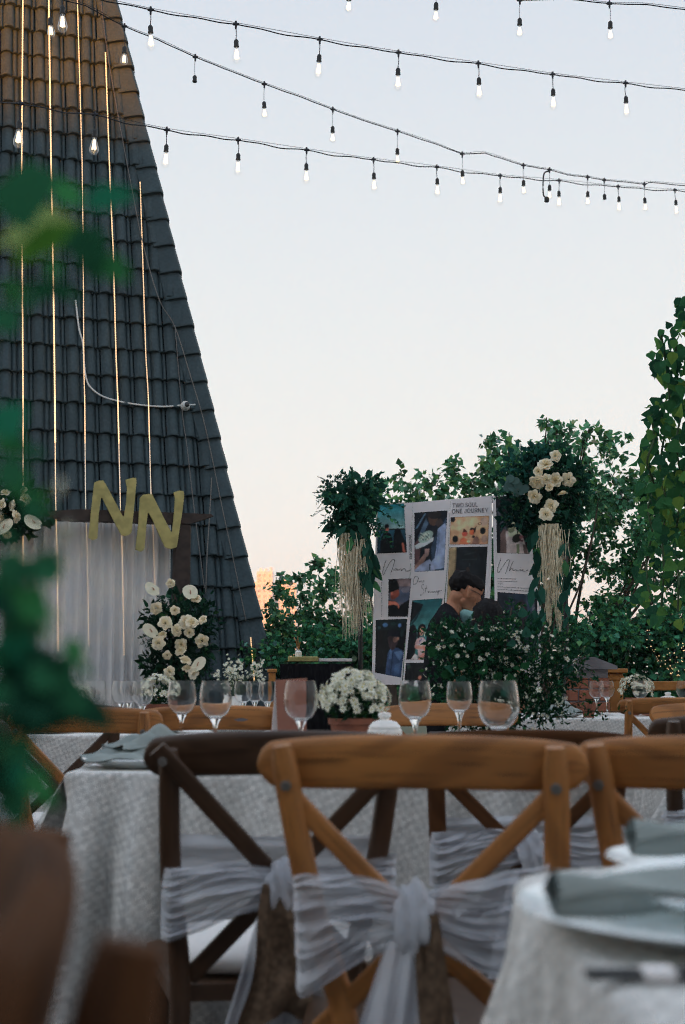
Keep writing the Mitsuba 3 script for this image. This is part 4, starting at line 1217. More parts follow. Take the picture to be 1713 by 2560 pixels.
def chair(label, x, y, rot, mat='mat_wood', fl=.10, fr=.10, sash=None, burlap=None, seed=0, s=1.0, group='cross-back chairs', cushion=True, tails=True, over=False):
    r = np.random.default_rng(seed + 100)
    key = thing('cross_back_chair', label, 'chair', group)
    A = mvM(x, y, 0, rot, s)
    lean = unit(np.array([0, -LEAN, 1]))
    # top rail
    xs = .228 * np.sin(np.linspace(-1.5, 1.5, 45)) / math.sin(1.5)
    q = xs / .228
    zc = .832 + .008 * (1 - q ** 2)
    path = np.stack([xs, yb(zc) + .034 * q ** 2 + .004, zc], 1)
    hp = .076 * (1 - .20 * q ** 4) * np.sqrt(np.clip(1 - np.clip((np.abs(q) - .90) / .10, 0, 1) ** 2 * .96, 0, 1))
    m = sweep(path, .025, hp, up=lean, n=18, e=.62)
    m.uv = m.uv + np.array([seed * 1.7, seed * .31])
    put('top_rail', m, mat, key, True, A)
    for sg, flr in ((-1, fl), (1, fr)):
        zz = np.array([0, .2, .45, .62, .75, .848 if over else .862])
        xt = .187
        xb = xt - flr * .412
        xx = np.where(zz < .45, xb + .012 * (1 - zz / .45), xt - flr * (.862 - zz) + .008 * np.sin((zz - .45) * 7.6))
        yy = np.where(zz < .45, -.06 * (1 - zz / .45), yb(zz) - .018 + .006)
        p = spline(np.stack([sg * xx, yy, zz], 1), 6)
        w = np.full(len(p), .036)
        w[-1], w[-2] = .026, .033
        mm = sweep(p, w, w * .86, up=(0, -1, .2), n=14, e=.75)
        mm.uv = mm.uv + np.array([seed + .4 * sg, 2.2])
        pk = put('post', mm, mat, key, True, A)
        tp = p[-4] if not over else p[-3] + [sg * .012, -.024, .012]
        bolt = lathe([(0, 0), (.0075, 0), (.0075, .003), (.004, .0035), (.004, .001), (0, .001)], 12)
        put('bolt', bolt, 'mat_steel', pk, 40, A @ frame(tp + [0, -.0158, 0], [1, 0, 0], [0, 0, 1], [0, -1, 0]))
    for sg in (-1, 1):
        z_ = np.linspace(.850 if over else .800, .462, 15)
        t = np.linspace(0, 1, 15)
        x0s = .208 if over else .186
        xx = sg * (-x0s + (x0s + .150) * t)
        yy = yb(z_) - (.034 * np.clip(1 - t * 2, 0, 1) if over else 0) - .004 - .020 * np.sin(t * np.pi) - (.0115 if sg == 1 else 0) * np.exp(-((t - .53) / .16) ** 2)
        mm = sweep(np.stack([xx, yy, z_], 1), .031 if over else .028, .012, up=(0, -1, -LEAN), n=12, e=.5)
        mm.uv = mm.uv + np.array([seed * 2.1 + sg, 4.4])
        put('cross_slat', mm, mat, key, True, A)
    seatp = Polygon([(-.17, .005), (.17, .005), (.215, .40), (.19, .425), (-.19, .425), (-.215, .40)]).buffer(.012, quad_segs=3)
    put('seat', poly3(seatp, .028).mv(0, 0, .422), mat if cushion else 'mat_wood_dark', key, 30, A)
    if cushion:
        cm = trimesh.creation.icosphere(subdivisions=3)
        v = cm.vertices.copy()
        v = np.sign(v) * np.abs(v) ** np.array([.45, .45, .8])
        put('cushion', M(v * [.185, .19, .026] + [0, .215, .474], cm.faces), 'mat_cushion', key, True, A, label='white seat cushion')
    for sg in (-1, 1):
        p = np.array([[sg * .195, .40, .422], [sg * .2, .415, .2], [sg * .205, .425, 0]])
        put('leg', sweep(p, .034, .034, up=(0, 1, 0), n=10, e=.8), mat, key, True, A)
        put('side_stretcher', tube(np.array([[sg * .187, -.03, .2], [sg * .2, .41, .22]]), .011, 8), mat, key, True, A)
    put('front_stretcher', tube(np.array([[-.2, .41, .25], [.2, .41, .25]]), .011, 8), mat, key, True, A)
    if sash:
        k = put('sash', sash_mesh(r, **sash), 'mat_sash', key, True, A, label='gauzy pale grey sash tied round the chair back')
        zk = sash.get('zc', .612) + .022
        yk = float(yb(zk)) - .088
        put('knot', knot_mesh(r, (0, yk, zk)), 'mat_sash', k, True, A)
        if tails:
            put('tail', tail_mesh(r, -.012, zk - .03, -.05, .15, .05, .21, yk, 7), 'mat_sash', k, True, A)
            put('tail', tail_mesh(r, .0, zk - .03, .06, .20, .04, .15, yk + .012, 5), 'mat_sash', k, True, A)
        if burlap:
            x1_, z1_, w0, w1 = burlap
            put('burlap_ribbon', tail_mesh(r, x1_ * .3, zk + .01, x1_, z1_, w0, w1, yk - .006, 1.2, .08), 'mat_burlap', key, True, A, label='brown burlap ribbon')
    return key


def cx(px, D):
    return (px - 856.5) / F * D / CP


SA = dict(pinch=.034, wide=.082)
chair('warm brown cross-back chair in front, its grey sash tied in a knot facing the camera', cx(1056, 2.06), 2.06, -.16, fl=.19, fr=.05, sash=dict(SA, hw_=.152, front=False, zc=.614), burlap=(.055, .24, .03, .07), seed=1, cushion=False)
chair('dark brown cross-back chair front left, with a burlap ribbon on its sash', cx(699, 2.48), 2.48, .12, 'mat_wood_dark', fl=.055, fr=.15, sash=dict(pinch=.030, wide=.064, zc=.60), burlap=(-.012, .425, .06, .115), seed=2, s=.99, over=True)
chair('dark brown cross-back chair behind the warm brown front chair, pushed up to the middle table', cx(1298, 2.92), 2.92, .0, 'mat_wood_mid', fl=.07, fr=.13, sash=dict(pinch=.028, wide=.058), seed=3, s=.975)
chair('warm brown cross-back chair cut off by the right edge, beside the front chair', cx(1842, 2.02), 2.02, -.42, fl=.14, fr=.10, seed=4, cushion=False)
chair('cross-back chair at right with a pale sash, beyond the right edge chair', cx(1830, 3.30), 3.30, .10, 'mat_wood_dark', sash=dict(pinch=.03, wide=.06), seed=5)
chair('orange-brown cross-back chair at left before the drape, half behind blurred leaves', cx(235, 4.2), 4.2, -.10, seed=6, fl=.06, fr=.12)
chair('dark cross-back chair at left, seen through the crossed slats of the orange-brown one', cx(150, 4.72), 4.72, .30, 'mat_wood_dark', seed=7)
chair('brown cross-back chair behind the two left wine glasses with a dark mark on its rail', cx(545, 4.45), 4.45, .10, seed=8)
chair('brown cross-back chair on the far side of the middle table, behind the wine glasses', cx(1120, 4.72), 4.72, 3.14, seed=9, fl=.08, fr=.08)
chair('brown cross-back chair at right by the far table, its crossed slats before the pale cloth', cx(1648, 6.6), 6.6, .05, seed=10, fl=.05, fr=.12)
chair('brown cross-back chair at the right edge showing a round bolt on its rail', cx(1795, 4.8), 4.85, 3.0, seed=11)
chair('out-of-focus brown chair at the lower left corner, seen edge-on', -.217, .648, 1.84, 'mat_wood_mid', seed=12, s=1.0, cushion=False, fl=.05, fr=.05)
chair('dark chair at the left edge behind the blurred leaves, beside the middle table', cx(20, 3.3), 3.3, -1.1, 'mat_wood_dark', seed=13, sash=dict(pinch=.03, wide=.06))
put('mark', poly3(affinity.scale(shapely.Point(0, 0).buffer(1), .016, .005).union(sbox(-.02, -.002, .02, .002)), .002), 'mat_ink', A=frame(np.array([cx(612, 4.43), 4.345, .834]), [1, 0, 0], [0, 0, 1], [0, -1, 0]), parent='cross_back_chair_007', label='dark burnt mark on the rail')

# ---------------------------------------------------------------- wine glasses
def glass_mesh(rm, rr, hb, H):
    z0 = H - hb
    out = [(0, 0), (.034, 0), (.035, .0015), (.02, .005), (.007, .010), (.0042, .022), (.0042, z0 - .022), (.007, z0 - .008), (rm * .42, z0 + .010)]
    for a in np.linspace(.18, 1, 8):
        out.append((rm * math.sin(a * math.pi / 2) ** .8, z0 + hb * .46 * (1 - math.cos(a * math.pi / 2)) + .006))
    zmax = out[-1][1]
    for a in np.linspace(.15, 1, 6):
        out.append((rm + (rr - rm) * a ** 1.6, zmax + (H - zmax) * a))
    inner = [(rr - .0012, H)] + [(max(x - .0014, 0), z + .0008) for x, z in out[::-1][1:-8] if x > rm * .45] + [(rm * .3, z0 + .014), (0, z0 + .010)]
    return lathe(out + inner, 28)


GL = {k: share(glass_mesh(*v), 'mat_glass', smooth=40) for k, v in {'big': (.046, .039, .112, .190), 'mid': (.041, .034, .100, .190), 'small': (.036, .031, .090, .188)}.items()}


def glass(px, D, kind, label, z=.7615):
    tag(put('wine_glass', GL[kind], None, A=mvM(cx(px, D), D, z, px * .1)), label, 'wine glass', 'wine glasses on the tables')


glass(461, 4.05, 'mid', 'empty wine glass farthest left on the middle table, overlapping its neighbour')
glass(544, 3.62, 'mid', 'empty wine glass second from left on the middle table')
glass(754, 3.42, 'mid', 'empty wine glass in front of the brown menu card')
glass(1035, 3.55, 'mid', 'empty wine glass between the white jar and the slimmer glass')
glass(1144, 3.95, 'small', 'slim empty wine glass left of the largest glass on the middle table')
glass(1240, 3.18, 'big', 'largest wine glass, at the right on the middle table')
for px, D, k, lab in ((195, 5.9, 'mid', 'far wine glass left of the drape foot, partly behind leaves'), (248, 5.5, 'mid', 'far wine glass on the left table beside the small glass jar'), (364, 5.45, 'mid', 'wine glass in front of the left flower pot'), (612, 5.6, 'small', 'leftmost of the three clustered glasses by the brown menu card'),
                      (641, 5.85, 'small', 'middle of the three clustered glasses by the brown menu card'), (672, 5.6, 'small', 'rightmost of the three clustered glasses by the brown menu card'),
                      (222, 5.75, 'mid', 'far wine glass between the leaves and the drape foot, right of the leftmost one'), (312, 6.0, 'mid', 'far wine glass right of the small glass jar before the drape'), (330, 5.6, 'small', 'slim far wine glass left of the left flower pot'), (1482, 7.75, 'mid', 'far wine glass at right before the brick pillar'), (1508, 7.95, 'mid', 'far wine glass at right before the wooden railing post'), (1590, 7.7, 'mid', 'far wine glass at right before the white flower pot'), (1698, 7.75, 'mid', 'far wine glass at the right edge by the sugar bowl')):
    glass(px, D, k, lab)
tag(put('glass_jar', lathe([(0, 0), (.03, 0), (.035, .03), (.03, .06), (.012, .075), (.02, .09), (0, .095)], 18), 'mat_glass', smooth=40, A=mvM(cx(286, 5.7), 5.7, .7615)), 'small lidded glass jar on the left table before the drape', 'jar')

# ---------------------------------------------------------------- flower pots with small white blossoms
def blossom_mesh(seed):
    r = np.random.default_rng(seed)
    out = []
    for i in range(7):
        a = i * 2 * np.pi / 7 + r.normal(0, .1)
        b = np.array([math.cos(a), math.sin(a), 0])
        c = np.array([-math.sin(a), math.cos(a), 0])
        v = np.array([b * .1, b * .55 + c * .26 + [0, 0, .14], b * 1.0 + [0, 0, .10 + r.normal(0, .08)], b * .55 - c * .26 + [0, 0, .14]])
        out.append(M(v, [[0, 1, 2], [0, 2, 3]]).col((.70, .70, .58)))
    s = trimesh.creation.icosphere(subdivisions=0, radius=.2)
    out.append(M(s.vertices * [1, 1, .6] + [0, 0, .12], s.faces).col((.55, .48, .16)))
    return cat(out)


BL = [share(blossom_mesh(s_), 'mat_blossom', smooth=False) for s_ in (1, 2)]


def flower_pot(label, px, D, R, n, bs, seed, z=.7615, lift=.140, potr=.06, poth=.098, flat=.9):
    r = np.random.default_rng(seed)
    key = thing('flower_pot', label, 'flower pot', 'pots of small white blossoms on the tables')
    c = np.array([cx(px, D), D, z])
    put('pot', lathe([(0, 0), (potr * .75, 0), (potr, poth), (potr * 1.05, poth), (potr * 1.05, poth * .85 + .0), (potr * .9, poth * .98), (0, poth * .9)], 24), 'mat_terracotta', key, 40, mvM(*c))
    cc = c + [0, 0, lift]
    d = rdir(r, 260)
    d = d[d[:, 2] > -.25][:200]
    nl = 260
    pp = rdir(r, nl) * r.random((nl, 1)) ** .5 * [R * .85, R * .85, R * .7] + cc - [0, 0, R * .12]
    put('foliage', leafset(pp, rdir(r, nl), rdir(r, nl), .026 * r.uniform(.6, 1.2, nl), leafcols(r, nl, (.014, .045, .024), .3), width=.5), 'mat_leaf', key, True, kind='stuff')
    k = 0
    i = 0
    while k < n and i < 4000:
        i += 1
        p = rdir(r, 1)[0]
        if p[2] < -.30 or r.random() < .1 * (p[2] < 0) * 5:
            continue
        o = cc + p * np.array([R, R, R * flat]) * r.uniform(.86, 1.06)
        nn = unit(p + rdir(r, 1)[0] * .45)
        X, Y_, Z = basis(nn, r)
        s = bs * r.uniform(.75, 1.2)
        put('blossom', BL[k % 2], None, key, A=frame(o, X, Y_, Z, s))
        k += 1
    return key


flower_pot('terracotta pot of small white blossoms on the middle table, beside the white jar', 884, 3.55, .086, 230, .0125, 1)
flower_pot('terracotta pot of white blossoms on the left table below the rose arrangement', 405, 5.75, .082, 120, .0125, 2)
flower_pot('small pot of white blossoms on the left table, partly hidden by blurred leaves', 205, 6.15, .062, 60, .0125, 4, lift=.12, poth=.085)
flower_pot('pot of white blossoms on the far right table, before the wooden railing', 1580, 8.0, .098, 130, .013, 3)

r = np.random.default_rng(77)
gy = thing('gypsophila_vase', 'loose white gypsophila sprigs standing before the foot of the roof', 'flowers')
gc = np.array([cx(592, 6.15), 6.15, .7615])
put('vase', lathe([(0, 0), (.03, 0), (.04, .05), (.026, .11), (.03, .125), (.024, .11), (.03, .05), (0, .01)], 18), 'mat_ceramic', gy, 40, mvM(*gc))
stm = []
for i in range(30):
    tip = at(r.uniform(535, 655), r.uniform(1652, 1712), 6.15 + r.normal(0, .05))
    stm.append(tube(spline([gc + [0, 0, .11], (gc + tip) / 2 + [r.normal(0, .01), 0, .06], tip], 5), .0012, 3))
    for j in range(6):
        o = tip + r.normal(0, .013, 3)
        X, Y_, Z = basis(unit(np.array([0, -.6, .6]) + r.normal(0, .5, 3)), r)
        put('blossom', BL[j % 2], None, gy, A=frame(o, X, Y_, Z, .0085 * r.uniform(.7, 1.2)))
put('stem', cat(stm), 'mat_stem', gy, True)

# ---------------------------------------------------------------- other things on the tables
mc = thing('menu_card', 'brown folded menu card with a white inside standing on the middle table', 'card')
Dm = 3.72
pa, pb, pc, pd_ = at(690 * S8 - 4, 1703 + 176, Dm)[0], at(702 * S8, 1703, Dm)[0], at(631 * S8, 1703, Dm)[0], at(640 * S8, 1703, Dm)[0]
zt1 = .955
fr_ = np.array([[pd_, Dm - .03, .7615], [pb, Dm + .0, .7615], [pb, Dm + .015, zt1 + .003], [pc, Dm - .01, zt1 - .002]])
bkv = np.array([[at(618 * S8, 1703, Dm)[0], Dm + .02, .7615], [at(690 * S8, 1703, Dm)[0], Dm + .085, .7615], fr_[2] + [0, .003, 0], fr_[3] + [0, .003, 0]])


def slabq(q, th):
    q = np.asarray(q, float)
    n = unit(np.cross(q[1] - q[0], q[3] - q[0])) * th / 2
    h = trimesh.convex.convex_hull(np.vstack([q + n, q - n]))
    return M(h.vertices, h.faces)


put('cover', slabq(fr_, .0016), 'mat_card', mc)
put('inner_page', slabq(bkv, .0012), 'mat_paper', mc)
jar = thing('sugar_jar', 'white ceramic lidded jar beside the blossoms on the middle table', 'jar')
jc = (cx(960, 3.38), 3.38, .7615, 0.0, 1.28)
put('body', lathe([(0, 0), (.030, 0), (.032, .004), (.032, .056), (.03, .060), (0, .060)], 28), 'mat_ceramic', jar, 40, mvM(*jc))
put('lid', lathe([(0, .0605), (.029, .0605), (.0295, .064), (.022, .073), (.008, .077), (.012, .084), (.011, .089), (0, .091)], 28), 'mat_ceramic', jar, 40, mvM(*jc))
tag(put('candle_cup', lathe([(0, 0), (.024, 0), (.026, .045), (.023, .047), (.021, .038), (0, .037)], 20), prin((.58, .50, .38), .6), smooth=40, A=mvM(cx(803, 3.4), 3.4, .7615)), 'small cream candle cup left of the blossom pot', 'candle')


def napkin_fan(label, c, rot, w=.19, d=.16, hgt=.05, seed=1):
    r = np.random.default_rng(seed)
    u, v = np.meshgrid(np.linspace(-1, 1, 30), np.linspace(-1, 1, 22))
    ph = r.uniform(0, 6)
    z = hgt * (.45 + .22 * np.exp(-(v / .5) ** 2) * (1 + .6 * np.sin(u * 5 + ph)) + .26 * np.sin(v * 6 + u * 3 + ph) + .16 * np.sin(u * 9 - v * 4 + ph)) * np.clip(1.25 - np.maximum(abs(u), abs(v)), .25, 1)
    P = np.stack([u * w / 2 * (1 + .1 * np.sin(v * 3)), v * d / 2 * (1 + .12 * np.sin(u * 2 + 1)), z], -1)
    low = P.copy()
    low[..., 2] = np.maximum(P[..., 2] - .006, .0)
    tag(put('napkin', cat([grid(P), grid(low, flip=True)]), 'mat_napkin', smooth=True, A=mvM(*c, rot)), label, 'napkin', 'grey napkins on the plates')


def plate(label, c, R, mat='mat_china'):
    tag(put('plate', lathe([(0, .0), (R * .6, .0), (R * .66, .004), (R * .97, .018), (R, .020), (R * .985, .0225), (R * .64, .0085), (0, .006)], 48), mat, smooth=40, A=mvM(*c)), label, 'plate', 'white plates')


zt_ = .7615
plate('white plate at the front left corner of the middle table', (-.44, 3.19, zt_), .135)
napkin_fan('crumpled grey-green napkin on the front left plate of the middle table', (-.43, 3.17, zt_ + .016), .1, .27, .2, .050, 2)
napkin_fan('folded grey-green napkin lying on the crumpled one, middle table corner', (-.41, 3.22, zt_ + .040), .5, .22, .14, .045, 12)
plate('lower white plate of the stack at the lower right', (.318, 1.11, zt_), .185)
plate('upper pale plate of the stack at the lower right', (.348, 1.115, zt_ + .014), .15)
plate('white plate behind the stacked plates at the lower right', (.372, 1.40, zt_ + .0), .117)


def napkin_roll(label, a, b, rad, seed):
    r = np.random.default_rng(seed)
    a, b = np.array(a), np.array(b)
    t = np.linspace(0, 1, 26)
    th = np.linspace(0, 2 * np.pi * 1.6, 40)
    ax = unit(b - a)
    s_, u_ = unit(np.cross(ax, [0, 0, 1])), np.array([0, 0, 1.0])
    R = rad * (1 - .42 * th / th[-1])
    P = np.zeros((26, 40, 3))
    for i, q in enumerate(t):
        w = 1 + .12 * math.sin(q * 7 + seed) + .25 * q
        sq = .72
        P[i] = a + (b - a) * q + s_ * (np.cos(th) * R * w * 1.35)[:, None] + u_ * ((np.sin(th) * R * w * sq) + .006 * np.sin(th * 2 + q * 9))[:, None]
    tag(put('napkin', grid(P), 'mat_napkin', smooth=True), label, 'napkin', 'grey napkins on the plates')


napkin_roll('rolled grey napkin with an open end on the stacked plates, lower right', (.150, 1.05, zt_ + .037), (.43, 1.08, zt_ + .037), .019, 1)
napkin_roll('folded grey napkin on the plate behind the stack at the lower right', (.275, 1.39, zt_ + .040), (.53, 1.40, zt_ + .042), .021, 2)
kn = thing('cutlery_set', 'dark cutlery bundle with a white paper band at the lower right', 'cutlery')
ca = np.array([.168, .925, zt_ + .001])
put('handle', cbox(.20, .016, .0055, .002, (.085, .0, .004)), 'mat_black', kn, 30, mvM(ca[0], ca[1], ca[2], .05))
put('paper_band', cbox(.022, .0185, .008, .002, (.031, 0, .004)), 'mat_paper', kn, 30, mvM(ca[0], ca[1], ca[2], .05))
put('blade', cbox(.13, .018, .003, .001, (.25, .0, .0)), 'mat_steel', kn, 30, mvM(ca[0], ca[1], ca[2], .05))
for i, (px, D) in enumerate(((395, 5.3), (115, 5.25), (600, 5.25))):
    plate(['white plate on the left table under the orange-brown chair rail, right one', 'white plate on the left table, leftmost, near the leaves', 'white plate on the left table behind the two left wine glasses'][i], (cx(px, D), D, zt_), .13)
    napkin_fan(['grey napkin on the left table between the chair slats', 'grey napkin on the leftmost plate of the left table', 'grey napkin behind the two left wine glasses'][i], (cx(px, D), D, zt_ + .016), .2 * i, .22, .18, .05, 5 + i)
wb = thing('bread_box', 'low brown wooden box on the left table before the drape', 'box')
wc = np.array([cx(300, 5.62), 5.62, zt_])
for q_, (dx, dy, sx, sy) in enumerate(((0, -.055, .2, .008), (0, .055, .2, .008), (-.096, 0, .008, .102), (.096, 0, .008, .102))):
    put('side', cbox(sx, sy, .06, .002, (dx, dy, .03)), 'mat_card', wb, A=mvM(*wc))
put('bottom', cbox(.184, .102, .006, .001, (0, 0, .003)), 'mat_card', wb, A=mvM(*wc))
plate('white plate on the far right table beside the terracotta cup', (cx(1390, 7.6), 7.6, zt_), .14)
napkin_fan('grey napkin on the far right table behind the bush', (cx(1392, 7.6), 7.6, zt_ + .016), .3, .24, .18, .07, 9)
tag(put('clay_cup', lathe([(0, 0), (.028, 0), (.036, .075), (.033, .075), (.026, .006), (0, .005)], 20), 'mat_terracotta', smooth=40, A=mvM(cx(1462, 7.5), 7.5, zt_)), 'terracotta cup on the far right table behind the bush', 'cup')
sb = thing('sugar_bowl', 'white lidded sugar bowl on the far right table', 'bowl')
sc_ = (cx(1658, 7.9), 7.9, zt_ + .05)
tag(put('box_stand', cbox(.30, .2, .049, .004, (0, 0, .0245)), 'mat_card', A=mvM(sc_[0], sc_[1], zt_)), 'low brown box under the white sugar bowl on the far right table', 'box')
put('body', lathe([(0, 0), (.03, 0), (.055, .022), (.058, .035), (.05, .036), (0, .03)], 24), 'mat_ceramic', sb, 40, mvM(*sc_))
put('lid', lathe([(0, .0365), (.053, .0365), (.04, .052), (.012, .060), (.018, .07), (.015, .078), (0, .08)], 24), 'mat_ceramic', sb, 40, mvM(*sc_))

# ---------------------------------------------------------------- gift table, railing, brick pillar
gt = thing('gift_table', 'black-draped gift table before the hedge, left of the photo banner', 'table')
ga, gb = at(700, 1660, 9.6), at(884, 1660, 9.6)
gz = at(790, 1660, 9.6)[2]
n_ = 60
gxs = np.linspace(0, 1, n_)
P = []
for z in np.linspace(.02, gz, 8):
    P.append(np.stack([ga[0] + (gb[0] - ga[0]) * gxs, ga[1] + .012 * np.sin(gxs * 70) * (1.2 - z / gz), gxs * 0 + z], 1))
put('skirt', grid(np.array(P)), 'mat_blackcloth', gt, True)
put('top', cbox(gb[0] - ga[0], .55, .02, .004, ((ga[0] + gb[0]) / 2, ga[1] + .285, gz - .008)), 'mat_blackcloth', gt)
for x_ in (ga[0] + .04, gb[0] - .04):
    put('leg', cbox(.03, .03, gz - .03, .003, (x_, ga[1] + .5, (gz - .03) / 2)), 'mat_black', gt)


def span_box(name, mat, u0, v0, u1, v1, Y, dep, lab, cat_):
    a, b = a8(u0, v1, Y), a8(u1, v0, Y)
    return tag(put(name, cbox(b[0] - a[0], dep, b[2] - a[2], .004, ((a[0] + b[0]) / 2, Y + dep / 2, (a[2] + b[2]) / 2)), mat, smooth=False), lab, cat_)


span_box('gold_box', 'mat_gold', 659, 1502.5, 728, 1514.5, 9.72, .25, 'flat gold box lying on the black gift table', 'box')
span_box('white_board', 'mat_paper', 729, 1507, 806, 1514.3, 9.74, .2, 'thin white board lying on the black gift table beside the gold box', 'board')
df = thing('reed_diffuser', 'small white reed diffuser standing on the gold box', 'diffuser')
dp = a8(683, 1502.4, 9.8)
put('bottle', lathe([(0, 0), (.022, 0), (.024, .03), (.014, .038), (.014, .046), (0, .046)], 18), 'mat_ceramic', df, 40, mvM(*dp))
for i, (a, h) in enumerate(((-.02, .12), (-.005, .14), (.012, .10))):
    put('reed', tube(np.array([dp + [0, 0, .04], dp + [a, .005 * i, h]]), .0025, 5), 'mat_rail_wood', df)
rl = thing('wooden_railing', 'orange-brown wooden railing with square posts behind the far right table', 'railing')
RY = 9.3
cap_t = a8(1408, 1530, RY)
for u0, u1, vt in ((1388, 1428, 1530), (1700, 1740, 1530)):
    a, b = a8(u0, 1600, RY), a8(u1, vt, RY)
    xc, w = (a[0] + b[0]) / 2, b[0] - a[0]
    put('post', cbox(w * .74, w * .74, b[2] - .03, .006, (xc, RY, (b[2] - .03) / 2)), 'mat_rail_wood', rl)
    put('collar', cbox(w * .86, w * .86, .03, .005, (xc, RY, b[2] - .062)), 'mat_rail_wood', rl)
    put('cap', cbox(w * 1.22, w * 1.22, .03, .006, (xc, RY, b[2] - .0145)), 'mat_rail_wood', rl)
for v0, v1 in ((1559, 1580), (1640, 1652)):
    a, b = a8(1424, v1, RY), a8(1704, v0, RY)
    put('rail', cbox(b[0] - a[0], .05, b[2] - a[2], .005, ((a[0] + b[0]) / 2, RY, (a[2] + b[2]) / 2)), 'mat_rail_wood', rl)
wp = thing('wooden_post', 'short orange wooden post at the foot of the tiled roof', 'post')
a, b = a8(613, 1600, 9.2), a8(633, 1531, 9.2)
put('shaft', cbox((b[0] - a[0]) * .8, .045, b[2] - .025, .004, ((a[0] + b[0]) / 2, 9.2, (b[2] - .025) / 2)), 'mat_rail_wood', wp)
put('cap', cbox((b[0] - a[0]) * 1.1, .06, .024, .004, ((a[0] + b[0]) / 2, 9.2, b[2] - .0115)), 'mat_rail_wood', wp)
bp_ = thing('brick_pillar', 'red brick pillar with a pale pitched stone cap, half behind the bush', 'pillar')
BYp = 8.95
pc_ = a8(1340, 1560, BYp)
ztp = a8(1340, 1532, BYp)[2]
wp_ = .26
put('core', cbox(wp_ - .02, wp_ - .02, ztp, .002, (pc_[0], BYp, ztp / 2)), 'mat_stonecap', bp_)
hc_ = .075
for c_ in range(int(ztp / hc_)):
    for j in range(2):
        o_ = .065 if c_ % 2 else 0
        for xs_, w_ in (((-.065 + o_ * 0, .122), (.065, .122)) if c_ % 2 == 0 else ((-.0975, .058), (.0, .122), (.0975, .058))):
            if j == 0:
                put('brick', cbox(w_, .10, hc_ - .010, .004, (pc_[0] + xs_, BYp - wp_ / 2 + .05, (c_ + .5) * hc_)), 'mat_brick', bp_)
capz = poly3(Polygon([(-.17, 0), (.17, 0), (.17, .02), (.03, .075), (-.03, .075), (-.17, .02)]), .34)
put('cap', M(np.stack([capz.v[:, 0] + pc_[0], capz.v[:, 2] - .17 + BYp, capz.v[:, 1] + ztp], 1), capz.f[:, ::-1]), 'mat_stonecap', bp_)

# ---------------------------------------------------------------- flowering bush in its planter
r = np.random.default_rng(51)
BYb = 5.45
bpz = at(1300, 1838, BYb)[2]
pln = thing('brick_planter', 'low dark planter faced with red bricks under the flowering bush', 'planter')
xa, xb = at(1090, 1800, BYb)[0], at(1432, 1800, BYb)[0]
put('box', cbox(xb - xa - .03, .40, bpz - .02, .006, ((xa + xb) / 2, BYb + .12, (bpz - .02) / 2)), 'mat_old_wood', pln)
put('rim', cbox(xb - xa + .02, .46, .022, .005, ((xa + xb) / 2, BYb + .12, bpz - .009)), 'mat_old_wood', pln)
nb = 5
for c_ in range(9):
    for i in range(nb + 1):
        w = (xb - xa - .03) / nb
        x0b = xa + .015 + (i - (.5 if c_ % 2 else 0)) * w
        x1b = min(x0b + w - .008, xb - .015)
        x0b = max(x0b, xa + .015)
        if x1b - x0b < .03:
            continue
        put('brick', cbox(x1b - x0b, .03, .062, .004, ((x0b + x1b) / 2, BYb - .092, bpz - .055 - c_ * .07)), 'mat_brick', pln)
bush = thing('flowering_bush', 'dark green bush dotted with small white blossoms before the couple', 'bush')
BO = [(1440, 1665, 26), (1130, 1600, 52), (1175, 1618, 46), (1255, 1625, 50), (1310, 1590, 52), (1180, 1640, 90), (1270, 1650, 95), (1120, 1660, 60), (1350, 1640, 70), (1220, 1720, 100), (1330, 1720, 80), (1150, 1740, 80), (1280, 1780, 80), (1180, 1800, 60), (1390, 1690, 48), (1370, 1770, 40), (1280, 1530, 20), (1100, 1600, 36), (1410, 1620, 30)]
kk = BYb / F
lv, stm, bpos = [], [], []
base_ = np.array([at(1240, 1700, BYb)[0], BYb + .1, bpz])
for x, y, q_ in BO:
    c = at(x, y, BYb + r.normal(.06, .05))
    R = q_ * kk
    n = int(210 * (R / .1) ** 2)
    p = rdir(r, n) * (r.random((n, 1)) ** .4) * [R * 1.08, R * .9, R * 1.08]
    d = unit(p / R + rdir(r, n) * .8 + [0, 0, .3])
    lv.append(leafset(c + p, d, unit(rdir(r, n) + [0, -.3, .5]), .026 * r.uniform(.6, 1.4, n), leafcols(r, n, (.014, .060, .030), .45, .03), width=.55))
    stm.append(tube(spline([base_ + r.normal(0, .03, 3) * [1, 1, 0], (base_ + c) / 2 + r.normal(0, .03, 3), c + [0, 0, R * .6]], 5), .003, 4))
    m_ = int(15 * (R / .1) ** 1.6) + 2
    d = rdir(r, m_ * 4)
    d = d[(d[:, 1] < .0)][:m_]
    bpos += [(c + q * [R, R * .9, R] * r.uniform(.85, 1.12), q) for q in d]
lv += [q for x, y, q_ in BO for q in sprigs(r, at(x, y, BYb), [q_ * kk] * 3, 5, q_ * kk * 1.1, .024, (.016, .07, .036), [1, .6, 1], width=.5, droop=.1)]
put('stem', cat(stm), 'mat_bark', bush, True)
put('foliage', cat(lv), 'mat_leaf', bush, True, kind='stuff')
for i in range(26):
    x, y, q_ = BO[int(r.integers(12))]
    o = at(x + r.normal(0, q_ * .5), y + r.normal(0, q_ * .4), BYb - q_ * kk * .75)
    d = unit(rdir(r, 1)[0] * [1, .4, 1])
    nn = unit(np.array([0, -1, .5]) + r.normal(0, .4, 3))
    X = unit(np.cross(d, nn))
    put('leaf', share(M(LEAF7, LEAF7F).col(np.array([(.03, .11, .075), (.02, .09, .035)][i % 2])), 'mat_leaf', True), None, bush, A=frame(o, X, d, np.cross(X, d), r.uniform(.035, .06)))
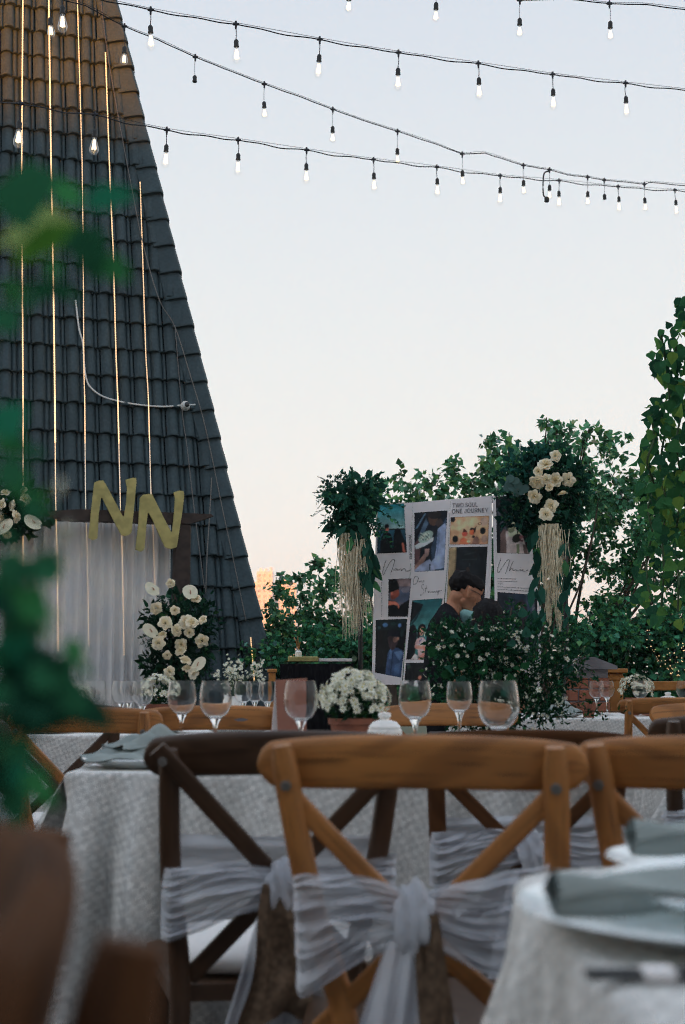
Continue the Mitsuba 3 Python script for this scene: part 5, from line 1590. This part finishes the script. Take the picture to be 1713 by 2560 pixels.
for i, (o, q) in enumerate(bpos[:300]):
    nn = unit(q + [0, -.4, .3] + r.normal(0, .4, 3))
    X, Y_, Z = basis(nn, r)
    put('blossom', BL[i % 2], None, bush, A=frame(o, X, Y_, Z, .0105 * r.uniform(.6, 1.35)))
sp = []
for (x0_, y0_, x1_, y1_) in ((1350, 1760, 1520, 1790), (1360, 1800, 1560, 1780), (1380, 1790, 1500, 1745), (1400, 1690, 1470, 1640), (1390, 1720, 1500, 1700)):
    A_, B_ = at(x0_, y0_, BYb), at(x1_, y1_, BYb - .1)
    p = spline([A_, (A_ + B_) / 2 + [0, 0, .015], B_], 8)
    sp.append(tube(p, .0018, 4))
    t = r.random(26)[:, None]
    n = 26
    lvp = A_ + (B_ - A_) * t + r.normal(0, .012, (n, 3))
    sp.append(None)
    put('sprig', leafset(lvp, rdir(r, n), rdir(r, n), .024 * r.uniform(.6, 1.3, n), leafcols(r, n, (.016, .06, .03), .3), width=.55), 'mat_leaf', bush, True, kind='stuff')
put('twig', cat(sp), 'mat_bark', bush, True)

# ---------------------------------------------------------------- people
def sph(p, r_, n=20):
    return manifold3d.Manifold.sphere(r_, n).translate([float(x) for x in p])


def chain(pts, rads):
    out = None
    for (p, r0), (q, r1) in zip(list(zip(pts, rads))[:-1], list(zip(pts, rads))[1:]):
        h = manifold3d.Manifold.batch_hull([sph(p, r0), sph(q, r1)])
        out = h if out is None else out + h
    return out


def soft(man, L=.02, it=12):
    m = man.refine_to_length(L).to_mesh()
    t = trimesh.Trimesh(m.vert_properties[:, :3], m.tri_verts, process=True)
    trimesh.smoothing.filter_taubin(t, lamb=.5, nu=.5, iterations=it)
    return tm(t)


def hand(wrist, d, palm_n, s=1.0):
    """five separate, slightly curled fingers on a palm; d: forearm direction, palm_n: out of the palm"""
    d, palm_n = unit(d), unit(palm_n)
    side = unit(np.cross(d, palm_n))
    out = manifold3d.Manifold.batch_hull([sph(wrist, .026 * s), sph(wrist + d * .08 * s + side * .03 * s, .014 * s), sph(wrist + d * .085 * s - side * .03 * s, .014 * s)])
    for i, (o, l) in enumerate(((-.031, .062), (-.011, .075), (.010, .078), (.030, .068))):
        b = wrist + d * .082 * s + side * o * s
        p1 = b + (d * .9 + palm_n * .35) * l * .5 * s
        p2 = p1 + (d * .6 + palm_n * .8) * l * .3 * s
        p3 = p2 + (d * .3 + palm_n * .95) * l * .25 * s
        out = out + chain([b, p1, p2, p3], [.0095 * s, .0088 * s, .008 * s, .0068 * s])
    b = wrist + d * .025 * s + side * .028 * s
    p1 = b + (d * .6 + side * .7) * .04 * s
    out = out + chain([b, p1, p1 + (d * .9 + palm_n * .3) * .03 * s], [.013 * s, .0105 * s, .008 * s])
    return out


PY_ = 8.8
man = thing('person', 'man in a black jacket with glasses, bowing his head beside the photo banner', 'person')
pz = lambda px, py, dy=0.0: at(px, py, PY_ + dy)
zm = lambda x, y, dy=0.0: pz(1060 + x / 7.84, 1400 + y / 7.84, dy)
HS = .94
HEADC = zm(800, 640)                                              # about the ear
fwd = unit(np.array([.84, .26, -.42]))                           # where the bowed face looks
upv = unit(np.array([.42, .05, .90]))
upv = unit(upv - fwd * (upv @ fwd))
sdv = np.cross(fwd, upv)


def hd_(f, u, s):
    return HEADC + (fwd * f + upv * u + sdv * s) * HS


# head: skull, jaw, nose, brow, lips, ears, neck - one surface
skull = manifold3d.Manifold.batch_hull([sph(hd_(-.035, .045, 0), .078), sph(hd_(.035, .05, 0), .072), sph(hd_(.015, .0, .02), .058), sph(hd_(.015, .0, -.02), .058)])
jaw = manifold3d.Manifold.batch_hull([sph(hd_(.05, .0, .022), .046), sph(hd_(.05, .0, -.022), .046), sph(hd_(.060, -.075, 0), .030), sph(hd_(.0, -.055, .035), .025), sph(hd_(.0, -.055, -.035), .025)])
face = skull + jaw + manifold3d.Manifold.batch_hull([sph(hd_(.098, .030, 0), .010), sph(hd_(.118, -.008, 0), .013), sph(hd_(.096, -.014, .012), .010), sph(hd_(.096, -.014, -.012), .010)])
face = face + manifold3d.Manifold.batch_hull([sph(hd_(.092, .045, .028), .013), sph(hd_(.092, .045, -.028), .013)])
face = face + manifold3d.Manifold.batch_hull([sph(hd_(.092, -.036, .014), .007), sph(hd_(.092, -.036, -.014), .007), sph(hd_(.098, -.036, 0), .008)])
face = face + manifold3d.Manifold.batch_hull([sph(hd_(.088, -.050, .012), .008), sph(hd_(.088, -.050, -.012), .008)]) + sph(hd_(.080, -.082, 0), .018)
for sg in (1, -1):
    face = face + manifold3d.Manifold.batch_hull([sph(hd_(-.012, .026, sg * .088), .013), sph(hd_(-.002, .0, sg * .086), .013), sph(hd_(.006, -.026, sg * .080), .009)])
NECK0, CHEST = zm(560, 800, .02), zm(430, 1250, .04)
face = face + chain([hd_(-.03, -.03, 0), NECK0 + [.02, 0, -.01], NECK0 + [-.01, 0, -.09]], [.054, .052, .060])
PEL = np.array([CHEST[0] - .05, PY_ + .06, .88])
body = face
put_face = soft(face, .008, 8)
put('head', put_face, 'mat_skin', man, True)
# hair: a thick cap over the skull
cap = manifold3d.Manifold.batch_hull([sph(hd_(-.040, .048, 0), .083, 28), sph(hd_(.030, .052, 0), .077, 28), sph(hd_(.068, .082, .03), .030), sph(hd_(.068, .082, -.03), .030)])
HA = [[float(x) for x in row] for row in np.column_stack([fwd, upv, sdv, HEADC])]
def hbox(f0, f1, u0, u1):
    return manifold3d.Manifold.cube([f1 - f0, u1 - u0, .6]).translate([f0, u0, -.3]).scale([HS, HS, HS]).transform(HA)
cap = cap - hbox(.080, .4, -.4, .074) - hbox(.022, .4, -.4, .050) - hbox(-.032, .4, -.4, .044) - hbox(-.056, .4, -.4, .006) - hbox(-.3, .4, -.4, -.045)
hm = soft(cap, .008, 4)
nn_ = meshkit.noise(hm.v * 42, 3)[:, None]
hm.v = hm.v + unit(hm.v - HEADC) * (nn_ - .45) * .014
put('hair', hm, 'mat_hair', man, True)
gl_ = []
for sg in (1, -1):
    a = np.linspace(0, 2 * np.pi, 17)
    gl_.append(tube(np.array([hd_(.112, .018 + .019 * math.sin(t), sg * .032 + .024 * math.cos(t)) for t in a]), .0016, 5))
    gl_.append(tube(np.array([hd_(.110, .024, sg * .056), hd_(.05, .026, sg * .079), hd_(-.005, .022, sg * .088)]), .0018, 5))
gl_.append(tube(np.array([hd_(.114, .022, .010), hd_(.117, .024, 0), hd_(.114, .022, -.010)]), .0016, 5))
put('glasses', cat(gl_), 'mat_black', man, True)
# jacket and trousers
shL, shR = NECK0 + [-.035, -.15, -.135], NECK0 + [-.01, .18, -.135]
tor = manifold3d.Manifold.batch_hull([sph(NECK0 + [-.035, 0, -.062], .050), sph(shL, .062), sph(shR, .062), sph(CHEST + [.0, -.10, -.04], .11), sph(CHEST + [.0, .11, -.04], .11)])
tor = tor + manifold3d.Manifold.batch_hull([sph(CHEST + [.0, -.10, -.04], .11), sph(CHEST + [.0, .11, -.04], .11), sph(PEL + [0, -.09, 0], .105), sph(PEL + [0, .09, 0], .105)])
elL, wrL = shL + [.06, -.05, -.29], shL + [.28, -.02, -.40]
elR, wrR = shR + [.06, .05, -.29], shR + [.28, .0, -.40]
tor = tor + chain([shL, elL, wrL], [.058, .047, .036]) + chain([shR, elR, wrR], [.058, .047, .036])
put('jacket', soft(tor, .022, 10), 'mat_jacket', man, True)
leg = manifold3d.Manifold.batch_hull([sph(PEL + [0, -.08, -.02], .10), sph(PEL + [0, .08, -.02], .10)])
for sg in (-1, 1):
    h_ = PEL + [0, sg * .085, -.04]
    leg = leg + chain([h_, h_ + [.02, sg * .01, -.40], [h_[0] - .02, h_[1] + sg * .01, .09]], [.088, .062, .05])
put('trousers', soft(leg, .03, 8), 'mat_jacket', man, True)
for sg in (-1, 1):
    f0 = np.array([PEL[0] - .03, PEL[1] + sg * .095, .045])
    put('shoe', soft(manifold3d.Manifold.batch_hull([sph(f0, .04), sph(f0 + [.15, 0, -.01], .032), sph(f0 + [.09, 0, -.005], .038)]), .02, 4), 'mat_black', man, True)
# pale shirt showing in the open front
shirt = manifold3d.Manifold.batch_hull([sph(zm(800, 1060, -.02), .030), sph(zm(900, 1090, -.02), .028), sph(zm(800, 1190, .0), .03), sph(zm(760, 1120, .06), .03), sph(zm(960, 1070, .03), .022)])
put('shirt', soft(shirt, .012, 6), 'mat_shirt', man, True)
for w_, e_ in ((wrL, elL), (wrR, elR)):
    put('hand', soft(hand(w_, w_ - e_, np.array([0, 0, -1.0])), .006, 4), 'mat_skin', man, True)

wom = thing('person', 'dark-haired woman with her back turned, standing low before the man', 'person')
WY = 8.55
wc_ = at(1060 + 1265 / 7.84, 1400 + 1120 / 7.84, WY)
wh = manifold3d.Manifold.batch_hull([sph(wc_, .092, 28), sph(wc_ + [.03, .03, -.05], .075), sph(wc_ + [-.02, .04, -.03], .07)])
faceW = wh - manifold3d.Manifold.cube([1, 1, 1], True).translate([0, 0, 9])
skinW = manifold3d.Manifold.batch_hull([sph(wc_ + [-.01, .045, -.03], .066), sph(wc_ + [-.015, .075, -.09], .030), sph(wc_ + [-.01, .04, .02], .06)]) + manifold3d.Manifold.batch_hull([sph(wc_ + [-.02, .118, -.01], .010), sph(wc_ + [-.02, .128, -.042], .012)])
skinW = skinW + chain([wc_ + [0, .02, -.06], wc_ + [.0, .0, -.20]], [.05, .055])
put('head', soft(skinW, .01, 6), 'mat_skin', wom, True)
hairW = manifold3d.Manifold.batch_hull([sph(wc_ + [0, -.012, .0], .097, 28), sph(wc_ + [0, .02, .03], .085, 28)]) + manifold3d.Manifold.batch_hull([sph(wc_ + [0, -.03, -.02], .088), sph(wc_ + [.01, -.06, -.22], .085), sph(wc_ + [.05, -.05, -.20], .06), sph(wc_ + [-.05, -.05, -.20], .06)])
hw = soft(hairW, .010, 6)
hw.v = hw.v + unit(hw.v - wc_) * (meshkit.noise(hw.v * [60, 60, 14], 5)[:, None] - .5) * .012
put('hair', hw, 'mat_hair', wom, True)
wb_ = np.array([wc_[0], wc_[1], 0])
zS = wc_[2] - .27
dress = manifold3d.Manifold.batch_hull([sph([wb_[0] - .14, wb_[1], zS], .055), sph([wb_[0] + .14, wb_[1], zS], .055), sph([wb_[0], wb_[1] + .02, zS - .12], .12), sph([wb_[0] - .05, wb_[1], zS + .05], .05), sph([wb_[0] + .05, wb_[1], zS + .05], .05)])
dress = dress + manifold3d.Manifold.batch_hull([sph([wb_[0], wb_[1] + .02, zS - .12], .12), sph([wb_[0] - .04, wb_[1], zS - .36], .11), sph([wb_[0] + .04, wb_[1], zS - .36], .11)]) + manifold3d.Manifold.batch_hull([sph([wb_[0] - .05, wb_[1], zS - .4], .12), sph([wb_[0] + .05, wb_[1], zS - .4], .12), sph([wb_[0] - .13, wb_[1], .16], .12), sph([wb_[0] + .13, wb_[1], .16], .12)])
put('dress', soft(dress, .03, 8), 'mat_jacket', wom, True)
for sg in (-1, 1):
    s_ = np.array([wb_[0] + sg * .16, wb_[1], zS])
    e_ = s_ + [sg * .04, .02, -.24]
    w_ = e_ + [-sg * .03, .12, -.16]
    put('arm', soft(chain([s_, e_, w_], [.042, .034, .025]) + hand(w_, w_ - e_, np.array([-sg * 1.0, 0, 0]), .9), .008, 4), 'mat_skin', wom, True)
    put('shoe', soft(manifold3d.Manifold.batch_hull([sph([wb_[0] + sg * .07, wb_[1] + .02, .035], .032), sph([wb_[0] + sg * .08, wb_[1] + .15, .03], .026)]), .02, 4), 'mat_black', wom, True)

# ---------------------------------------------------------------- festoon lights
def bulb_prof(kind):
    if kind == 'long':
        o = [(.013, 0), (.014, -.012), (.020, -.035), (.0285, -.066), (.031, -.085), (.028, -.103), (.018, -.116), (.007, -.1215), (0, -.1225)]
    else:
        o = [(.013, 0), (.0145, -.012), (.020, -.026), (.0265, -.044), (.0285, -.058), (.026, -.073), (.018, -.084), (.008, -.089), (0, -.0895)]
    return o


BULB = {k: share(lathe(bulb_prof(k), 20), 'mat_bulbglass', smooth=True) for k in ('long', 'round')}
SOCK = share(lathe([(0, .0), (.006, .0), (.012, -.006), (.0165, -.014), (.0165, -.046), (.0185, -.05), (.0185, -.056), (.013, -.058), (0, -.058)], 16), 'mat_black', smooth=40)


def filament(kind):
    h = .062 if kind == 'long' else .045
    out = []
    for a in np.arange(4) * np.pi / 2 + .5:
        p = np.array([[.004 * math.cos(a), .004 * math.sin(a), -.020], [.012 * math.cos(a + .2), .012 * math.sin(a + .2), -.024 - h]])
        out.append(tube(p, .0062, 5))
    return cat(out)


FILM = {}
for k in ('long', 'round'):
    f_ = filament(k)
    FILM[k] = {**mikit.ply((f_.v, f_.f), 'mat_whiteplastic'), 'emitter': EMIT_BULB}
STEMM = share(cat([tube(np.array([[0, 0, 0], [0, 0, -.025]]), .004, 6)]), 'mat_ceramic', smooth=True)


def festoon(label, nodes, kind, Yf, drop, group, sagp=.012):
    """nodes: (u, v, what) in the 1568-wide picture; what: bulb kind, 'empty', None; a pendant hangs from each named node"""
    r = np.random.default_rng(len(label))
    key = thing('string_lights', label, 'string lights', 'festoon light strings over the terrace')
    P = np.array([a8(u, v, Yf(u)) for u, v, _ in nodes])
    path = []
    for p, q in zip(P[:-1], P[1:]):
        t = np.linspace(0, 1, 10, endpoint=False)[:, None]
        sg = sagp * np.linalg.norm(q - p) * 4 * t * (1 - t)
        path.append(p + (q - p) * t - np.concatenate([sg * 0, sg * 0, sg * (1 + .8 * np.sin(t * 9 + p[0] * 5))], 1))
    path.append(P[-1:])
    put('cable', tube(np.vstack(path), .0048, 6), 'mat_wire', key, True)
    put('support_wire', tube(spline(P + [0, 0, .016], 4) + [0, .01, 0], .0019, 4), 'mat_wire', key, True)
    for (u, v, what), p in zip(nodes, P):
        if not what:
            continue
        d = drop * r.uniform(.94, 1.06)
        sw = r.normal(0, .004, 2)
        bot = p + [sw[0], sw[1], -d]
        hang = cat([tube(spline([p, (p + bot) / 2 + [r.normal(0, .003), 0, 0], bot], 5), .0032 if kind == 'long' else .002, 5),
                    cbox(.045, .016, .017, .005, p), cbox(.014, .013, .034, .004, p + [0, 0, .008]), lathe([(0, 0), (.009, 0), (.006, -.035), (0, -.036)], 10).mv(*p)])
        pk = put('pendant', hang, 'mat_wire', key, 40)
        A = mvM(*bot, r.uniform(0, 6))
        tl = r.normal(0, .03, 2)
        A = A @ np.array([[1, 0, tl[0], 0], [0, 1, tl[1], 0], [-tl[0], -tl[1], 1, 0], [0, 0, 0, 1.0]])
        put('socket', SOCK, None, pk, A=A)
        if what != 'empty':
            B = A @ mvM(0, 0, -.056)
            put('bulb', BULB[what], None, pk, A=B)
            put('filament', FILM[what], None, pk, A=B)
            put('glass_stem', STEMM, None, pk, A=B)
    return key


L, R_ = 'long', 'round'
festoon('festoon string with long bulbs crossing high from the roof top to the upper right', [(-90, -95, None), (143, -25, L), (345, 22, L), (540, 55, L), (732, 90, L), (912, 120, L), (1095, 145, L), (1265, 170, L), (1432, 190, L), (1600, 209, None)], L, lambda u: 8.7 + (u - 143) * .0018, .112, 0)
festoon('sagging festoon string with round bulbs and an empty socket, middle of the three', [(-80, -75, None), (117, -8, R_), (195, 12, None), (285, 60, R_), (360, 90, None), (447, 130, 'empty'), (530, 163, None), (605, 192, R_), (690, 222, None), (762, 250, R_), (840, 278, None), (910, 300, R_), (1000, 330, None), (1058, 352, R_), (1110, 350, None), (1198, 378, R_), (1258, 388, R_), (1300, 400, None), (1345, 405, R_), (1383, 412, 'empty'), (1430, 416, None), (1475, 421, R_), (1488, 417, None), (1620, 428, None)], R_, lambda u: 9.6 + max(u - 117, 0) * .0034, .150, 0, .004)
festoon('lowest festoon string with long bulbs, from the roof to the right edge', [(-90, 214, None), (47, 237, L), (217, 262, L), (382, 297, L), (545, 320, L), (702, 343, L), (855, 365, L), (1000, 382, L), (1145, 402, L), (1280, 413, L), (1415, 427, L), (1545, 435, L), (1640, 442, None)], L, lambda u: 8.5 + (u - 47) * .0043, .110, 0)
festoon('festoon string with round bulbs cut off by the top edge at upper right', [(700, -75, None), (800, -58, R_), (997, -34, R_), (1190, 0, R_), (1300, -3, None), (1395, 8, R_), (1480, 10, None), (1620, 28, None)], R_, lambda u: 9.7 + (u - 800) * .0004, .138, 0, .004)
pl_ = np.array([a8(u, v, 13.3) for u, v in ((1258, 391), (1246, 396), (1243, 420), (1244, 445), (1249, 452))])
k_ = tag(put('power_plug', tube(spline(pl_, 5), .007, 6), 'mat_black', smooth=True), 'loose black plug hanging from the middle festoon string', 'plug')
put('plug_head', cbox(.045, .035, .055, .01, tuple(pl_[-1] + [.01, 0, -.02])), 'mat_black', k_)

# fairy lights in the right hedge
r = np.random.default_rng(61)
fk = None
pts = [(1478, 1440), (1490, 1475), (1500, 1500), (1512, 1518), (1530, 1508), (1545, 1490), (1560, 1478), (1568, 1500), (1548, 1515), (1530, 1530), (1545, 1545), (1560, 1530), (1575, 1545), (1580, 1590)]
path = spline([a8(u, v, 11.6 + r.normal(0, .08)) for u, v in pts], 10)
fk = tag(put('fairy_lights', tube(path, .0025, 4), 'mat_wire', smooth=True), 'tangle of tiny warm fairy lights in the hedge at the right edge', 'fairy lights')
sel = path[::2] + r.normal(0, .02, (len(path[::2]), 3))
m = cat([M(bead.vertices * r.uniform(.003, .005) + p, bead.faces) for p in sel])
d = mikit.ply((m.v, m.f), 'mat_whiteplastic')
d['emitter'] = EMIT_LED
put('light', d, None, fk, kind='stuff')

# ---------------------------------------------------------------- out-of-focus leafy plant at the left edge
r = np.random.default_rng(71)
pl = thing('leafy_plant', 'very blurred green plant close to the camera along the left edge', 'plant')
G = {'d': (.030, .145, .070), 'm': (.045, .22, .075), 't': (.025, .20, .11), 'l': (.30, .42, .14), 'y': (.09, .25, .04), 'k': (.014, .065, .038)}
LP = share(M(WILLOW * [.95, 1, 1], WILLOWF).col(np.array([1, 1, 1.0])), 'mat_leaf', True)
# (base x, base y, tip x, tip y, width ratio, shade) in the photograph's pixels
leaves = [(70, 400, 60, 555, .62, 'd'), (195, 555, 0, 600, .50, 'l'), (195, 560, 40, 650, .50, 'y'), (205, 520, 130, 450, .45, 'm'), (205, 510, 330, 480, .55, 't'), (215, 525, 320, 500, .45, 'd'), (195, 560, 230, 650, .5, 'd'), (215, 570, 235, 690, .45, 'd'), (225, 640, 315, 695, .5, 'm'), (150, 650, 120, 690, .7, 'm'), (60, 705, 200, 745, .5, 'd'), (140, 700, 60, 770, .5, 'd'), (200, 690, 130, 720, .4, 'k'),
          (20, 690, 45, 760, .5, 'm'), (-10, 760, 25, 830, .6, 'd'), (0, 1010, 35, 1085, .6, 't'), (0, 1080, 50, 1130, .5, 'm'), (40, 1095, 85, 1140, .5, 'd'), (-5, 1150, 55, 1210, .6, 'd'), (20, 1240, 75, 1180, .5, 'm'), (60, 1270, 100, 1225, .5, 'm'), (70, 1280, 135, 1270, .45, 'm'), (55, 1255, 110, 1290, .55, 'd'), (110, 1250, 125, 1210, .5, 'y'),
          (95, 1390, 75, 1450, .5, 'd'), (110, 1400, 165, 1385, .5, 'd'), (115, 1400, 125, 1455, .5, 'd'), (110, 1390, 105, 1355, .5, 'm'), (130, 1405, 160, 1425, .4, 'd'), (0, 1380, 40, 1420, .5, 'd'), (10, 1390, 60, 1460, .55, 'd'), (-5, 1430, 30, 1500, .6, 'd'), (150, 1350, 170, 1330, .4, 'y'),
          (30, 1470, 110, 1540, .6, 'm'), (10, 1510, 90, 1600, .6, 'd'), (40, 1520, 140, 1545, .55, 'm'), (20, 1560, 60, 1640, .6, 'd'), (80, 1560, 135, 1590, .5, 'm'), (-5, 1590, 40, 1680, .6, 't'), (160, 1600, 205, 1640, .55, 'm'), (150, 1610, 225, 1690, .45, 'm'), (130, 1640, 180, 1700, .5, 'd'), (0, 1470, 50, 1500, .5, 'y'),
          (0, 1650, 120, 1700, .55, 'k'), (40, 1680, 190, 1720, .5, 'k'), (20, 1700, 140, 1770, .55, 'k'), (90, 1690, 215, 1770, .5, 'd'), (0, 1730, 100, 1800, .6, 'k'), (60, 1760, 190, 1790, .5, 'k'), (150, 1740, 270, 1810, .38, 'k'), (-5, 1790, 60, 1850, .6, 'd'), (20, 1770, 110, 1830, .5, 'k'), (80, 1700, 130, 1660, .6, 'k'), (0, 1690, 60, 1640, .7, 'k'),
          (0, 1840, 45, 1930, .6, 'd'), (20, 1850, 80, 1900, .5, 'd'), (30, 1900, 85, 1985, .4, 't'), (60, 1930, 120, 1990, .4, 'm'), (80, 1935, 130, 1920, .4, 'd'), (-5, 1900, 40, 2000, .5, 'k'), (50, 1960, 60, 2040, .4, 'd'), (85, 1960, 140, 2015, .35, 'm'), (10, 1960, 45, 2060, .4, 'd'), (0, 1320, 40, 1360, .5, 'd'), (0, 1560, 35, 1540, .6, 'k')]
YL = .58
for _ in range(22):
    x, y = r.uniform(-20, 160) * (1 if r.random() < .6 else .5), r.uniform(1440, 1860)
    a = r.uniform(0, 2 * np.pi)
    l = r.uniform(60, 120)
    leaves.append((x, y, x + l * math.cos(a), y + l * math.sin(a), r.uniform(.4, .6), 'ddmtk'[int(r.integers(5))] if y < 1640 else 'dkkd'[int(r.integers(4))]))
stp = [[(-120, 2300), (-40, 1900), (0, 1650), (-10, 1400), (-20, 1100), (-10, 800), (60, 700), (150, 640), (205, 540)], [(-60, 2000), (30, 1800), (90, 1600), (60, 1450), (95, 1395), (115, 1250)], [(-60, 2200), (20, 1950), (60, 1950)], [(60, 700), (-20, 500), (70, 400)]]
for s_ in stp:
    put('stem', tube(spline([at(x, y, YL + .01) for x, y in s_], 6), .0009, 5), 'mat_stem', pl, True)
for i, (x0_, y0_, x1_, y1_, w, g) in enumerate(leaves):
    dy = r.normal(0, .015)
    A_, B_ = at(x0_, y0_, YL + dy), at(x1_, y1_, YL + dy + r.normal(0, .006))
    d = unit(B_ - A_)
    nn = unit(np.array([0, -1, .9]) + r.normal(0, .35, 3))
    X = unit(np.cross(d, nn))
    Lf = np.linalg.norm(B_ - A_)
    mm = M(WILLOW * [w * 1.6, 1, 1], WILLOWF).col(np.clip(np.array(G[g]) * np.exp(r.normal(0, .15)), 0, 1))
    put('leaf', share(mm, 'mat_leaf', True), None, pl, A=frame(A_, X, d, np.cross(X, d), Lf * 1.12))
for x, y in ((152, 1212), (170, 1322), (148, 1225)):
    s0 = trimesh.creation.icosphere(subdivisions=2, radius=.0018)
    put('bud', M(s0.vertices * [.8, .8, 1.5] + at(x, y, YL), s0.faces), prin((.62, .62, .5), .7), pl, True)
# ---------------------------------------------------------------- the evening air
scene['haze_air'] = {'type': 'homogeneous', 'albedo': rgb((.95, .98, 1.0)), 'sigma_t': .0004}
put('haze', {'type': 'cube', 'to_world': T().translate([300, 1050, 59]).scale([1205, 1955, 60]), 'bsdf': {'type': 'null'}, 'interior': {'type': 'ref', 'id': 'haze_air'}}, None, label='thin bright evening haze', kind='stuff')
scene['camera']['medium'] = {'type': 'ref', 'id': 'haze_air'}
print(len(scene), 'entries', sum(len(meshkit.WRITTEN[d['filename']][1]) for d in scene.values() if d.get('type') == 'ply'), 'tris')
